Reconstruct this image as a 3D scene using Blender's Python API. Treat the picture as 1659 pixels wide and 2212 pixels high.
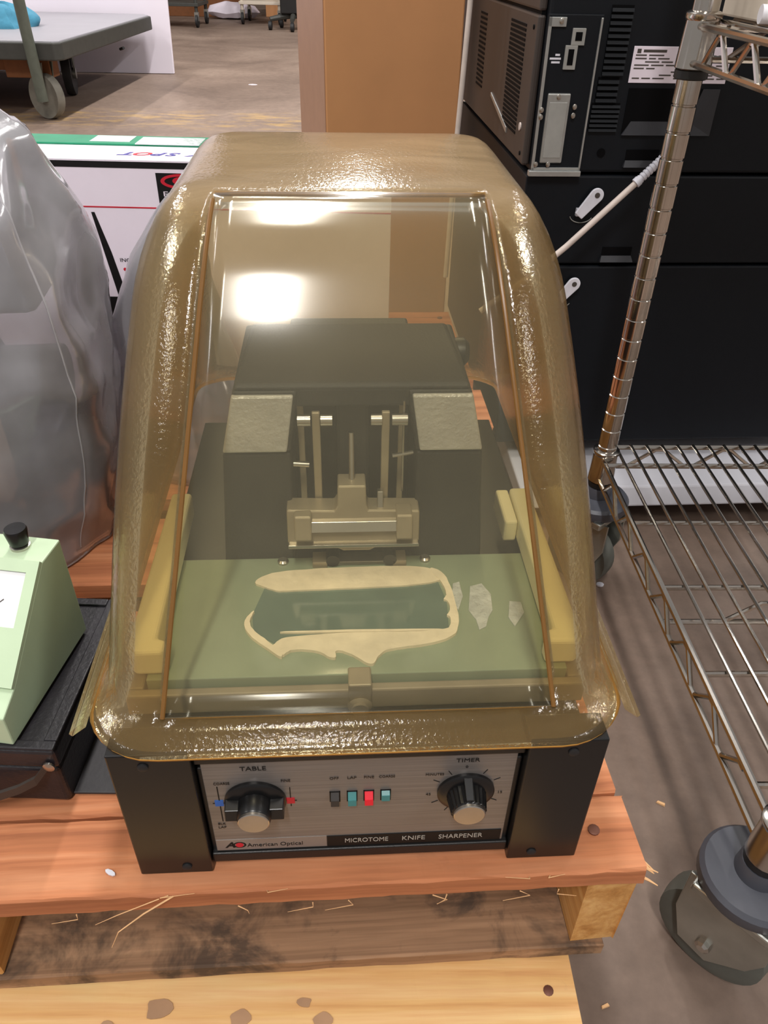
import bpy, math, random
from mathutils import Matrix, Vector, noise
random.seed(7)
for o in list(bpy.data.objects): bpy.data.objects.remove(o, do_unlink=True)
sc = bpy.context.scene
COL = sc.collection
R = math.radians
pi = math.pi

def lin(c):
    def f(v):
        v /= 255.0
        return v / 12.92 if v <= 0.04045 else ((v + 0.055) / 1.055) ** 2.4
    return (f(c[0]), f(c[1]), f(c[2]), 1.0)

# ------------------------------------------------------------------ camera
cd = bpy.data.cameras.new('camera')
cd.sensor_fit = 'HORIZONTAL'; cd.sensor_width = 36.0; cd.lens = 36.02
cd.clip_start = 0.02; cd.clip_end = 100
cam = bpy.data.objects.new('camera', cd); COL.objects.link(cam)
cam.matrix_world = Matrix.Translation((0, 0, 0.77)) @ Matrix.Rotation(R(90 - 36.5), 4, 'X') @ Matrix.Rotation(R(1.35), 4, 'Z')
sc.camera = cam

# ------------------------------------------------------------------ world, ceiling lights, exposure
w = bpy.data.worlds.new('warehouse_ambient'); sc.world = w
w.use_nodes = True
w.node_tree.nodes['Background'].inputs[0].default_value = (1.0, 0.96, 0.94, 1)
w.node_tree.nodes['Background'].inputs[1].default_value = 0.25
def strip_light(x, y, z, length, width, power, col=(1.0, 0.965, 0.93)):
    l = bpy.data.lights.new('ceiling_strip_light', 'AREA')
    l.shape = 'RECTANGLE'; l.size = width; l.size_y = length; l.energy = power; l.color = col
    o = bpy.data.objects.new('ceiling_strip_light', l); COL.objects.link(o)
    o.location = (x, y, z)
    return o
for yy, pw in ((-1.9, 105), (1.1, 40), (4.1, 100), (7.1, 110)):
    strip_light(-0.28, yy, 4.2, 1.3, 0.2, pw)
for xx in (-4.2, 3.6):
    for yy in (-1.9, 1.1, 4.1, 7.1):
        strip_light(xx, yy, 4.2, 1.3, 0.2, 46 if yy < 2 else 80)
sc.view_settings.view_transform = 'Standard'
sc.view_settings.look = 'None'
sc.view_settings.gamma = 1.0
sc.view_settings.use_curve_mapping = False
sc.view_settings.exposure = 0.35

# ------------------------------------------------------------------ mesh helpers
class MB:
    def __init__(s): s.v = []; s.f = []
    def add(s, vs, fs):
        n = len(s.v); s.v += [tuple(p) for p in vs]; s.f += [tuple(i + n for i in f) for f in fs]; return s
    def hexa(s, p):   # 4 bottom ccw, 4 top ccw
        return s.add(p, [(3, 2, 1, 0), (4, 5, 6, 7), (0, 1, 5, 4), (1, 2, 6, 5), (2, 3, 7, 6), (3, 0, 4, 7)])
    def box(s, x0, x1, y0, y1, z0, z1):
        return s.hexa([(x0, y0, z0), (x1, y0, z0), (x1, y1, z0), (x0, y1, z0), (x0, y0, z1), (x1, y0, z1), (x1, y1, z1), (x0, y1, z1)])
    def tube(s, path, r, n=8, closed=False):
        P = [Vector(p) for p in path]; m = len(P); rings = []
        rr = r if isinstance(r, (list, tuple)) else [r] * m
        up = None
        for i in range(m):
            if closed: t = P[(i + 1) % m] - P[i - 1]
            else: t = P[min(i + 1, m - 1)] - P[max(i - 1, 0)]
            t.normalize()
            if up is None:
                up = Vector((0, 0, 1)) if abs(t.z) < .9 else Vector((1, 0, 0))
            a = up - t * up.dot(t)
            if a.length < 1e-6: a = Vector((1, 0, 0)).cross(t)
            a.normalize(); up = a; b = t.cross(a)
            rings.append([P[i] + (a * math.cos(2 * pi * k / n) + b * math.sin(2 * pi * k / n)) * rr[i] for k in range(n)])
        vs = [p for q in rings for p in q]; fs = []
        for i in range(m if closed else m - 1):
            j = (i + 1) % m
            for k in range(n):
                fs.append((i * n + k, i * n + (k + 1) % n, j * n + (k + 1) % n, j * n + k))
        if not closed:
            fs.append(tuple(range(n - 1, -1, -1))); fs.append(tuple((m - 1) * n + k for k in range(n)))
        return s.add(vs, fs)
    def cyl(s, p, q, r0, r1=None, n=20):
        return s.tube([p, q], [r0, r0 if r1 is None else r1], n)
    def lathe(s, prof, n=24, M=None):   # profile (r,z) about local z
        M = M or Matrix()
        vs = []; fs = []
        for r, z in prof:
            for k in range(n):
                vs.append(M @ Vector((r * math.cos(2 * pi * k / n), r * math.sin(2 * pi * k / n), z)))
        for i in range(len(prof) - 1):
            for k in range(n):
                fs.append((i * n + k, i * n + (k + 1) % n, (i + 1) * n + (k + 1) % n, (i + 1) * n + k))
        fs.append(tuple(range(n - 1, -1, -1))); fs.append(tuple((len(prof) - 1) * n + k for k in range(n)))
        return s.add(vs, fs)
    def prism(s, poly, a, b, f=None):   # poly 2d, extruded a..b; f maps (u,v,w)->xyz
        f = f or (lambda u, v, t: (u, v, t))
        n = len(poly)
        vs = [f(u, v, a) for u, v in poly] + [f(u, v, b) for u, v in poly]
        fs = [tuple(range(n - 1, -1, -1)), tuple(range(n, 2 * n))]
        for k in range(n): fs.append((k, (k + 1) % n, n + (k + 1) % n, n + k))
        return s.add(vs, fs)
    def mesh(s, name, smooth=False):
        me = bpy.data.meshes.new(name); me.from_pydata(s.v, [], s.f); me.update()
        import bmesh
        bm = bmesh.new(); bm.from_mesh(me)
        bmesh.ops.recalc_face_normals(bm, faces=bm.faces); bm.to_mesh(me); bm.free()
        if smooth:
            for p in me.polygons: p.use_smooth = True
            me.set_sharp_from_angle(angle=R(38))
        return me
    def build(s, name, mat, parent=None, smooth=False, bevel=0, seg=2):
        me = s.mesh(name, smooth); me.materials.append(mat)
        return link(name, me, parent, bevel, seg)

def link(name, me, parent=None, bevel=0, seg=2):
    o = bpy.data.objects.new(name, me); COL.objects.link(o); o.parent = parent
    if bevel:
        m = o.modifiers.new('bevel', 'BEVEL'); m.width = bevel; m.segments = seg; m.limit_method = 'ANGLE'; m.angle_limit = R(35)
        m.harden_normals = False
    return o
def thing(name, label, cat, loc=(0, 0, 0), rz=0, group=None):
    o = bpy.data.objects.new(name, None); COL.objects.link(o); o.empty_display_size = .05
    o.location = loc; o.rotation_euler = (0, 0, rz)
    return tag(o, label, cat, group)
def tag(o, label=None, cat=None, group=None, kind=None):
    if label: o['label'] = label
    if cat: o['category'] = cat
    if group: o['group'] = group
    if kind: o['kind'] = kind
    return o
def text(body, size, mat, parent, loc, rot=(pi / 2, 0, 0), align='CENTER', sx=1.0, name='lettering', shear=0, bold=0, fit=None):
    cu = bpy.data.curves.new('t', 'FONT'); cu.body = body; cu.size = size; cu.align_x = align; cu.align_y = 'CENTER'
    cu.extrude = 0.00008; cu.resolution_u = 3; cu.shear = shear; cu.offset = bold
    t = bpy.data.objects.new('t', cu); COL.objects.link(t)
    dg = bpy.context.evaluated_depsgraph_get()
    me = bpy.data.meshes.new_from_object(t.evaluated_get(dg))
    bpy.data.objects.remove(t, do_unlink=True); bpy.data.curves.remove(cu)
    me.materials.clear(); me.materials.append(mat)
    if fit:
        xs = [v.co.x for v in me.vertices]; sx = fit / (max(xs) - min(xs))
    o = bpy.data.objects.new(name, me); COL.objects.link(o); o.parent = parent
    o.location = loc; o.rotation_euler = rot; o.scale = (sx, 1, 1)
    return o

# ------------------------------------------------------------------ material helpers
def nodes(name):
    m = bpy.data.materials.new(name); m.use_nodes = True
    nt = m.node_tree; b = nt.nodes['Principled BSDF']
    return m, nt, b
def coords(nt, scale=(1, 1, 1), kind='Object'):
    tc = nt.nodes.new('ShaderNodeTexCoord'); mp = nt.nodes.new('ShaderNodeMapping')
    mp.inputs['Scale'].default_value = scale
    nt.links.new(tc.outputs[kind], mp.inputs[0]); return mp.outputs[0]
def noisetex(nt, vec, scale, detail=4, rough=.55, dist=0):
    n = nt.nodes.new('ShaderNodeTexNoise'); n.inputs['Scale'].default_value = scale
    n.inputs['Detail'].default_value = detail; n.inputs['Roughness'].default_value = rough; n.inputs['Distortion'].default_value = dist
    nt.links.new(vec, n.inputs['Vector']); return n.outputs['Fac']
def ramp(nt, fac, stops):
    r = nt.nodes.new('ShaderNodeValToRGB'); e = r.color_ramp.elements
    while len(e) < len(stops): e.new(.5)
    for k, (p, c) in enumerate(stops): e[k].position = p; e[k].color = c
    nt.links.new(fac, r.inputs[0]); return r.outputs[0]
def mixc(nt, fac, a, b, mode='MIX'):
    m = nt.nodes.new('ShaderNodeMix'); m.data_type = 'RGBA'; m.blend_type = mode
    for s, v in ((m.inputs[0], fac), (m.inputs[6], a), (m.inputs[7], b)):
        if hasattr(v, 'is_output') or isinstance(v, bpy.types.NodeSocket): nt.links.new(v, s)
        else: s.default_value = v
    return m.outputs[2]
def bump(nt, h, strength, dist=.001):
    b = nt.nodes.new('ShaderNodeBump'); b.inputs['Strength'].default_value = strength; b.inputs['Distance'].default_value = dist
    nt.links.new(h, b.inputs['Height']); return b.outputs[0]
def W(v): return (v, v, v, 1)

def pbr(name, col, rough=.5, metal=0, var=.12, vs=30, bs=0, bscale=400, bd=.0004, spec=.5, coat=0):
    m, nt, b = nodes(name)
    c = lin(col); v = coords(nt)
    n = noisetex(nt, v, vs)
    lo = tuple(x * (1 - var) for x in c[:3]) + (1,); hi = tuple(min(1, x * (1 + var)) for x in c[:3]) + (1,)
    nt.links.new(ramp(nt, n, [(.3, lo), (.7, hi)]), b.inputs['Base Color'])
    b.inputs['Roughness'].default_value = rough; b.inputs['Metallic'].default_value = metal
    b.inputs['Specular IOR Level'].default_value = spec
    if coat: b.inputs['Coat Weight'].default_value = coat; b.inputs['Coat Roughness'].default_value = .08
    if bs:
        nt.links.new(bump(nt, noisetex(nt, v, bscale, 3), bs, bd), b.inputs['Normal'])
    return m

def wood(name, c_dark, c_mid, c_light, stain=(70, 62, 55), stain_amt=.5, stain_pos=.62, axis=0):
    m, nt, b = nodes(name)
    s = [55, 55, 55]; s[axis] = 2.2
    v = coords(nt, tuple(s)); v2 = coords(nt)
    oi = nt.nodes.new('ShaderNodeObjectInfo')
    add = nt.nodes.new('ShaderNodeVectorMath'); add.operation = 'MULTIPLY_ADD'
    cb = nt.nodes.new('ShaderNodeCombineXYZ')
    for k in range(3): nt.links.new(oi.outputs['Random'], cb.inputs[k])
    nt.links.new(cb.outputs[0], add.inputs[0]); add.inputs[1].default_value = (37, 61, 23); nt.links.new(v, add.inputs[2])
    g = noisetex(nt, add.outputs[0], 1.0, 5, .6, .6)
    col = ramp(nt, g, [(.28, lin(c_dark)), (.5, lin(c_mid)), (.72, lin(c_light))])
    st = noisetex(nt, v2, 17, 5, .65, .4)
    sm = ramp(nt, st, [(stain_pos, W(0)), (stain_pos + .16, W(stain_amt))])
    col = mixc(nt, sm, col, lin(stain))
    fine = noisetex(nt, coords(nt, tuple(4 * q for q in s)), 1.0, 3)
    col = mixc(nt, .18, col, ramp(nt, fine, [(.3, W(.25)), (.7, W(.9))]), 'OVERLAY')
    nt.links.new(col, b.inputs['Base Color']); b.inputs['Roughness'].default_value = .72
    b.inputs['Specular IOR Level'].default_value = .25
    nt.links.new(bump(nt, g, .5, .0012), b.inputs['Normal'])
    return m

def plastic(name, tint, haze_col, haze, rough=.1, pebble=0, pscale=500, dust=None, gloss=1.0, streak=0):
    """translucent sheet: tinted see-through + milky scattering + clear-coat reflection"""
    m = bpy.data.materials.new(name); m.use_nodes = True; nt = m.node_tree
    for n in list(nt.nodes): nt.nodes.remove(n)
    N = nt.nodes.new; Lk = nt.links.new
    out = N('ShaderNodeOutputMaterial'); v = coords(nt)
    tr = N('ShaderNodeBsdfTransparent'); tr.inputs[0].default_value = (*tint, 1)
    df = N('ShaderNodeBsdfDiffuse'); df.inputs[0].default_value = lin(haze_col)
    tl = N('ShaderNodeBsdfTranslucent'); tl.inputs[0].default_value = lin(haze_col)
    sc_ = N('ShaderNodeMixShader'); sc_.inputs[0].default_value = .45
    Lk(df.outputs[0], sc_.inputs[1]); Lk(tl.outputs[0], sc_.inputs[2])
    mx = N('ShaderNodeMixShader'); Lk(tr.outputs[0], mx.inputs[1]); Lk(sc_.outputs[0], mx.inputs[2])
    n1 = noisetex(nt, v, 9 if not streak else streak, 4, .6, .5)
    hz = ramp(nt, n1, [(.3, W(haze * .8)), (.7, W(min(1, haze * 1.2)))])
    if dust:
        sx = N('ShaderNodeSeparateXYZ'); tc = N('ShaderNodeTexCoord'); Lk(tc.outputs['Object'], sx.inputs[0])
        mr = N('ShaderNodeMapRange'); Lk(sx.outputs[2], mr.inputs[0])
        mr.inputs[1].default_value, mr.inputs[2].default_value = dust[0], dust[1]
        dn = noisetex(nt, coords(nt, (3, 10, 3)), 3.0, 5, .6, .8)
        dv = ramp(nt, dn, [(.3, W(dust[2] * .82)), (.7, W(dust[2]))])
        hz = mixc(nt, mr.outputs[0], hz, dv)
        dc = ramp(nt, dn, [(.3, lin(tuple(x * .86 for x in dust[3]))), (.7, lin(dust[3]))])
        dcol = mixc(nt, mr.outputs[0], lin(haze_col), dc)
        Lk(dcol, df.inputs[0])
    Lk(hz, mx.inputs[0])
    gl = N('ShaderNodeBsdfGlossy'); gl.inputs[0].default_value = (1, 1, 1, 1); gl.inputs['Roughness'].default_value = rough
    fr = N('ShaderNodeFresnel'); fr.inputs[0].default_value = 1.45
    mu = N('ShaderNodeMath'); mu.operation = 'MULTIPLY'; mu.inputs[1].default_value = gloss; Lk(fr.outputs[0], mu.inputs[0])
    fin = N('ShaderNodeMixShader'); Lk(mu.outputs[0], fin.inputs[0]); Lk(mx.outputs[0], fin.inputs[1]); Lk(gl.outputs[0], fin.inputs[2])
    if pebble:
        nb = bump(nt, noisetex(nt, v, pscale, 2, .5), pebble, .0008)
        Lk(nb, gl.inputs['Normal']); Lk(nb, df.inputs['Normal'])
    Lk(fin.outputs[0], out.inputs[0])
    return m

M = {}
M['concrete'] = None
def concrete():
    m, nt, b = nodes('concrete'); v = coords(nt)
    a = noisetex(nt, v, 1.3, 6, .6, .5); c = noisetex(nt, v, 26, 5, .7)
    col = ramp(nt, a, [(.3, lin((98, 82, 72))), (.55, lin((126, 108, 96))), (.75, lin((144, 126, 113)))])
    col = mixc(nt, .35, col, ramp(nt, c, [(.3, W(.3)), (.7, W(.75))]), 'OVERLAY')
    # worn yellow floor marking: broken band across the aisle
    sx = nt.nodes.new('ShaderNodeSeparateXYZ'); nt.links.new(v, sx.inputs[0])
    mr = nt.nodes.new('ShaderNodeMapRange'); mr.interpolation_type = 'SMOOTHSTEP'
    d = nt.nodes.new('ShaderNodeMath'); d.operation = 'SUBTRACT'; d.inputs[1].default_value = 4.5; nt.links.new(sx.outputs[1], d.inputs[0])
    ab = nt.nodes.new('ShaderNodeMath'); ab.operation = 'ABSOLUTE'; nt.links.new(d.outputs[0], ab.inputs[0])
    nt.links.new(ab.outputs[0], mr.inputs[0]); mr.inputs[1].default_value = .10; mr.inputs[2].default_value = .34; mr.inputs[3].default_value = 1; mr.inputs[4].default_value = 0
    wn = noisetex(nt, coords(nt, (3, 9, 1)), 1.6, 5, .7)
    wm = ramp(nt, wn, [(.48, W(0)), (.62, W(.38))])
    f = mixc(nt, 1.0, wm, mr.outputs[0], 'MULTIPLY')
    col = mixc(nt, f, col, lin((205, 165, 85)))
    nt.links.new(col, b.inputs['Base Color'])
    b.inputs['Roughness'].default_value = .55; b.inputs['Specular IOR Level'].default_value = .35
    nt.links.new(bump(nt, c, .2, .0015), b.inputs['Normal'])
    return m
M['concrete'] = concrete()
M['wood_pink'] = wood('wood_pink', (146, 88, 60), (184, 118, 80), (202, 140, 102), stain_amt=.35, stain_pos=.66)
M['wood_rough'] = wood('wood_rough', (112, 84, 62), (150, 116, 88), (176, 140, 108), stain=(58, 50, 44), stain_amt=.8, stain_pos=.48)
M['wood_block'] = wood('wood_block', (170, 118, 62), (200, 150, 90), (218, 172, 112), stain_amt=.2, axis=1)
M['wood_yellow'] = wood('wood_yellow', (190, 136, 82), (216, 168, 110), (228, 188, 134), stain=(120, 95, 85), stain_amt=.55, stain_pos=.66)
M['splinter'] = pbr('splinter', (226, 180, 130), .8)
M['nail'] = pbr('nail', (112, 72, 58), .55, .4)
M['black'] = pbr('black', (24, 23, 23), .42, bs=.25, bscale=700)
M['black_satin'] = pbr('black_satin', (17, 17, 18), .3)
M['black_paint'] = pbr('black_paint', (36, 35, 34), .5, bs=.5, bscale=500)
M['black_rubber'] = pbr('black_rubber', (30, 30, 32), .6)
M['leatherette'] = pbr('leatherette', (38, 36, 40), .38, bs=.5, bscale=260, bd=.0008)
M['charcoal'] = pbr('charcoal', (48, 46, 48), .55, bs=.4, bscale=160, bd=.0006)
M['grey_wrinkle'] = pbr('grey_wrinkle', (38, 37, 36), .6, bs=.6, bscale=450, bd=.0006)
M['silver_pad'] = pbr('silver_pad', (190, 188, 184), .42, .35, bs=.9, bscale=260, bd=.001)
M['cast_metal'] = pbr('cast_metal', (170, 158, 136), .38, .45, bs=.15)
M['steel'] = pbr('steel', (190, 185, 178), .28, .95)
M['chrome'] = pbr('chrome', (200, 194, 186), .16, 1.0, var=.05)
M['zinc'] = pbr('zinc', (176, 178, 172), .3, .9, bs=.2, bscale=60, bd=.0006)
M['tray_grey'] = pbr('tray_grey', (150, 138, 118), .45, .1, bs=.2)
M['glass_sage'] = pbr('glass_sage', (146, 160, 138), .16, 0, var=.05, coat=.4)
M['pool'] = pbr('pool', (104, 124, 116), .12, 0, var=.08, coat=.6)
M['crust'] = pbr('crust', (244, 230, 204), .55, var=.1, vs=60, bs=.5, bscale=90, bd=.002)
M['smudge'] = pbr('smudge', (196, 200, 200), .3, var=.15, vs=120, bs=1, bscale=160, bd=.002)
M['cream_bar'] = pbr('cream_bar', (255, 248, 214), .85, var=.03, bs=.3, bscale=120)
M['button_teal'] = pbr('button_teal', (60, 128, 128), .35)
M['button_red'] = pbr('button_red', (235, 30, 50), .35)
M['button_black'] = pbr('button_black', (52, 47, 44), .3)
M['print_black'] = pbr('print_black', (14, 13, 13), .55, spec=.3)
M['print_dark'] = pbr('print_dark', (72, 66, 62), .5)
M['print_grey'] = pbr('print_grey', (176, 170, 160), .45)
M['strip_silver'] = pbr('strip_silver', (146, 140, 135), .36, .4, var=.04)
M['print_blue'] = pbr('print_blue', (30, 100, 190), .45)
M['print_red'] = pbr('print_red', (196, 24, 46), .45)
M['print_navy'] = pbr('print_navy', (66, 62, 150), .45)
M['white_paper'] = pbr('white_paper', (236, 226, 238), .6, var=.02)
M['green_card'] = pbr('green_card', (20, 140, 100), .35)
M['green_line'] = pbr('green_line', (90, 160, 60), .5)
M['mint'] = pbr('mint', (192, 214, 180), .4, var=.03, bs=.15, bscale=300)
M['meter_face'] = pbr('meter_face', (240, 240, 244), .35, var=.01)
M['strap'] = pbr('strap', (62, 55, 50), .5)
M['cardboard'] = pbr('cardboard', (206, 148, 100), .75, var=.05, vs=8)
M['cardboard_side'] = pbr('cardboard_side', (178, 136, 110), .5, var=.04)
M['white_board'] = pbr('white_board', (234, 226, 238), .6, var=.02, vs=3)
M['printer_brown'] = pbr('printer_brown', (62, 54, 50), .5, var=.04, bs=.2, bscale=500)
M['printer_navy'] = pbr('printer_navy', (13, 17, 23), .55, var=.05, bs=.2, bscale=500, spec=.25)
M['printer_black'] = pbr('printer_black', (6, 6, 8), .7, spec=.1)
M['sill'] = pbr('sill', (46, 47, 52), .5)
M['galv'] = pbr('galv', (186, 188, 186), .38, .8, var=.08, vs=60)
M['port_grey'] = pbr('port_grey', (160, 160, 156), .45, .2)
M['base_white'] = pbr('base_white', (198, 198, 206), .5, var=.05, vs=6)
M['cable_white'] = pbr('cable_white', (212, 198, 190), .5)
M['clip_white'] = pbr('clip_white', (222, 222, 232), .4)
M['bumper'] = pbr('bumper', (70, 72, 80), .42, var=.06, bs=.2, bscale=200)
M['caster_rubber'] = pbr('caster_rubber', (92, 94, 88), .6)
M['beige_metal'] = pbr('beige_metal', (206, 194, 178), .45, var=.03)
M['white_tube'] = pbr('white_tube', (232, 230, 236), .25, var=.02)
M['cart_top'] = pbr('cart_top', (140, 138, 144), .45, var=.05, vs=4)
M['cart_rim'] = pbr('cart_rim', (58, 58, 54), .55)
M['cart_rust'] = pbr('cart_rust', (120, 72, 36), .7)
M['cart_green'] = pbr('cart_green', (84, 88, 78), .5)
M['wheel_grey'] = pbr('wheel_grey', (120, 116, 106), .6)
M['cloth_blue'] = pbr('cloth_blue', (58, 124, 150), .85, bs=.4, bscale=40, bd=.004)
M['instr_navy'] = pbr('instr_navy', (30, 42, 70), .4)
M['instr_dark'] = pbr('instr_dark', (44, 46, 52), .5)
M['instr_beige'] = pbr('instr_beige', (240, 204, 180), .55)
M['amber_edge'] = pbr('amber_edge', (214, 160, 74), .3, var=.08, vs=200)
M['amber_line'] = pbr('amber_line', (120, 84, 40), .25, var=.08)
M['bag_fold'] = plastic('bag_fold', (.95, .95, .96), (246, 244, 248), .5, .1, gloss=.9)
M['wall'] = pbr('wall', (118, 104, 90), .8, var=.08, vs=2)
M['cover_side'] = plastic('cover_side', (.925, .865, .69), (188, 156, 104), .17, .12, pebble=.38, pscale=360, dust=(.395, .41, .72, (206, 180, 142)), gloss=.8)
M['cover_front'] = plastic('cover_front', (.97, .955, .88), (214, 206, 176), .075, .12, gloss=.6)
M['bag'] = plastic('bag', (.95, .95, .965), (250, 248, 252), .30, .1, pebble=.5, pscale=30, gloss=.9, streak=6)

# ------------------------------------------------------------------ setting
fl = MB().add([(-9, -4, 0), (9, -4, 0), (9, 16, 0), (-9, 16, 0)], [(0, 1, 2, 3)]).build('floor', M['concrete']); tag(fl, kind='structure')
wl = MB().box(-9, 9, 15.0, 15.2, 0, 5.5).build('wall_back', M['wall']); tag(wl, kind='structure')

# ------------------------------------------------------------------ pallets
def board(name, L0, L1, y0, y1, z0, z1, mat, parent, jag=.0012, n=40, seed=0, axis='x'):
    mb = MB(); rows = []
    sec = [(y0, z0), (y1, z0), (y1, z1), (y0, z1)]; bv = .0018
    prof = []
    for k, (a, b) in enumerate(sec):
        pa = sec[k - 1]; pn = sec[(k + 1) % 4]
        for q in (pa, pn):
            d = Vector((q[0] - a, q[1] - b)); d.normalize(); prof.append((a + d.x * bv, b + d.y * bv))
    m = len(prof)
    for i in range(n + 1):
        t = L0 + (L1 - L0) * i / n
        for k, (a, b) in enumerate(prof):
            s = noise.noise(Vector((t * 60, k * 3.1 + seed, seed * 1.7))) * jag
            s2 = noise.noise(Vector((t * 60, k * 2.3 + seed + 50, 3))) * jag
            e = 0
            if i in (0, n): e = noise.noise(Vector((a * 300, b * 300, seed))) * jag * 2.5
            mb.v.append((t + e, a + s, b + s2) if axis == 'x' else (a + s, t + e, b + s2))
    for i in range(n):
        for k in range(m):
            mb.f.append((i * m + k, i * m + (k + 1) % m, (i + 1) * m + (k + 1) % m, (i + 1) * m + k))
    mb.f.append(tuple(range(m - 1, -1, -1))); mb.f.append(tuple(n * m + k for k in range(m)))
    return mb.build(name, mat, parent)
def nail(parent, x, y, z, r=.0046):
    return MB().lathe([(r * .8, -.004), (r, -.0003), (r, .0006), (r * .75, .0012)], 12, Matrix.Translation((x, y, z))).build('nail', M['nail'], parent, True)

# top pallet: local origin at its front right top corner, yaw 4.4 deg
PT = thing('pallet', 'upper weathered wooden pallet carrying the black instruments', 'pallet', (.2005, .3015, 0), R(4.4))
zt = .225; th = .021
b0 = board('deck_board', -1.05, 0, 0, .062, zt - th, zt - .0006, M['wood_pink'], PT, .0014, 70, 1)
b1 = board('deck_board', -1.05, -.003, .0645, .17, zt - th, zt - .0005, M['wood_pink'], PT, .0015, 60, 2)
nail(b0, -.031, .033, zt); nail(b1, -.027, .077, zt); nail(b1, -.029, .14, zt)
yy = .178
for k in range(6):
    b = board('deck_board', -1.05, -.004 * (k % 3), yy, yy + .115, zt - th, zt - .0005, M['wood_pink'], PT, .0015, 24, 4 + k)
    nail(b, -.03, yy + .03, zt); nail(b, -.028, yy + .085, zt); yy += .155
for x0 in (-.0385, -.53, -1.045):
    board('stringer', .004, 1.08, x0, x0 + .037, zt - th - .095, zt - th - .0005, M['wood_block'], PT, .0012, 30, 11 + x0, 'y')
board('bottom_board', -1.05, -.010, .0, .10, zt - th - .0955 - .0175, zt - th - .0955, M['wood_rough'], PT, .001, 50, 21)
board('bottom_board', -1.05, -.018, .45, .56, zt - th - .0955 - .0175, zt - th - .0955, M['wood_rough'], PT, .001, 20, 22)
board('bottom_board', -1.05, -.018, .95, 1.06, zt - th - .0955 - .0175, zt - th - .0955, M['wood_rough'], PT, .001, 20, 23)
def splinter(parent, pts, r=.0005):
    n = len(pts)
    return MB().tube(pts, [r * (1 - .7 * i / (n - 1)) for i in range(n)], 5).build('splinter', M['splinter'], parent)
zf = zt - th
splinter(b0, [(-.345, .0, zt - .003), (-.365, -.009, zt - .008), (-.384, -.014, zt - .022), (-.392, -.015, zt - .042)], .0008)
splinter(b0, [(-.355, -.001, zt - .004), (-.385, -.006, zt - .014), (-.402, -.007, zt - .024)], .0005)
for k in range(9):
    x = -.02 - random.random() * .62
    splinter(b0, [(x, -.0005, zf + .002 * random.random()), (x + random.uniform(-.012, .012), -.003, zf - .002), (x + random.uniform(-.02, .02), -.004, zf - .004 - .003 * random.random())], .0005)
for k in range(4):
    x = -.02 - random.random() * .45
    splinter(b0, [(x, -.0005, zt - .001), (x + random.uniform(-.012, .012), -.003, zt + .001), (x + random.uniform(-.02, .02), -.002, zt + .003)], .0005)
for k in range(7):
    y = .004 + random.random() * .016
    splinter(b0, [(-.002, y, zf + .004), (.006, y - .004 * random.random(), zf + .001 + .003 * random.random()), (.011 + .006 * random.random(), y - .006, zf - .004 * random.random())], .0016)

PL = thing('pallet', 'lower pale yellow pallet sticking out at the bottom edge', 'pallet', (.1675, .20, 0), R(1.5))
zl = .0888
lb = board('deck_board', -1.15, 0, -.035, .105, zl - .018, zl, M['wood_yellow'], PL, .0012, 60, 31)
nail(lb, -.023, .073, zl, .0042)
nail(lb, -.025, -.015, zl, .0042)
for k in range(5):
    board('deck_board', -1.15, 0, .15 + k * .19, .26 + k * .19, zl - .018, zl, M['wood_yellow'], PL, .0012, 20, 33 + k)
for x0 in (-.05, -.59, -1.14):
    board('stringer', -.03, 1.02, x0, x0 + .04, .0, zl - .0185, M['wood_block'], PL, .001, 20, 41 + x0, 'y')
M['stain'] = pbr('stain', (166, 130, 98), .7)
for (x, y, rx, ry) in ((x_, y_ + .018, a_, b_) for x_, y_, a_, b_ in ((-.335, .043, .010, .0085), (-.373, .028, .008, .006), (-.27, .035, .008, .007), (-.22, .047, .0055, .004), (-.205, .033, .0075, .0065))):
    st = MB().prism([(x + rx * math.cos(a) * (1 + .2 * math.sin(3 * a + x * 90)), y + ry * math.sin(a) * (1 + .2 * math.cos(2 * a + y * 200))) for a in [2 * pi * k / 16 for k in range(16)]], zl + .0006, zl + .0012).build('stain', M['stain'], lb)

# ------------------------------------------------------------------ knife sharpener (local frame: front centre at pallet level)
O = (-.0105, .299, .2257); YAW = R(4.0)
KS = thing('knife_sharpener', 'black bench machine with brushed control panel under the amber cover', 'sharpener', O, YAW)
for s in (-1, 1):
    f = MB().box(min(s * .1075, s * .159), max(s * .1075, s * .159), 0, .022, 0, .1385).build('side_cheek', M['black_satin'], KS, bevel=.0012)
    for (dx, z) in ((.137, .127), (.125, .009)):
        c0 = Matrix.Translation((s * dx, -.0002, z)) @ Matrix.Rotation(pi / 2, 4, 'X')
        MB().lathe([(.0035, -.001), (.0035, .0008), (.0022, .0014)], 14, c0).build('screw', M['black_rubber'], f, True)
MB().box(-.107, .107, .008, .023, .008, .112).box(-.158, .158, .0222, .45, 0, .1045).build('base', M['black'], KS, bevel=.001)
MB().box(-.158, .158, .06, .45, .105, .116).build('base_top', M['black'], KS, bevel=.001)
MB().box(-.107, .107, .004, .03, .1215, .134).build('top_rail', M['black'], KS, bevel=.001)
MB().box(-.107, .107, .004, .03, .006, .0165).build('bottom_rail', M['black'], KS, bevel=.001)
def brushed():
    m, nt, b = nodes('brushed_panel'); v = coords(nt, (6, 1, 900))
    n = noisetex(nt, v, 1, 3)
    nt.links.new(ramp(nt, n, [(.3, lin((120, 115, 112))), (.7, lin((142, 137, 133)))]), b.inputs['Base Color'])
    b.inputs['Metallic'].default_value = .45; b.inputs['Roughness'].default_value = .36
    nt.links.new(bump(nt, n, .15, .0003), b.inputs['Normal'])
    return m
M['brushed'] = brushed()
PN = MB().box(-.1035, .103, .0058, .009, .0175, .1205).build('control_panel', M['brushed'], KS, bevel=.0004)
yp = .0056
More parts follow.
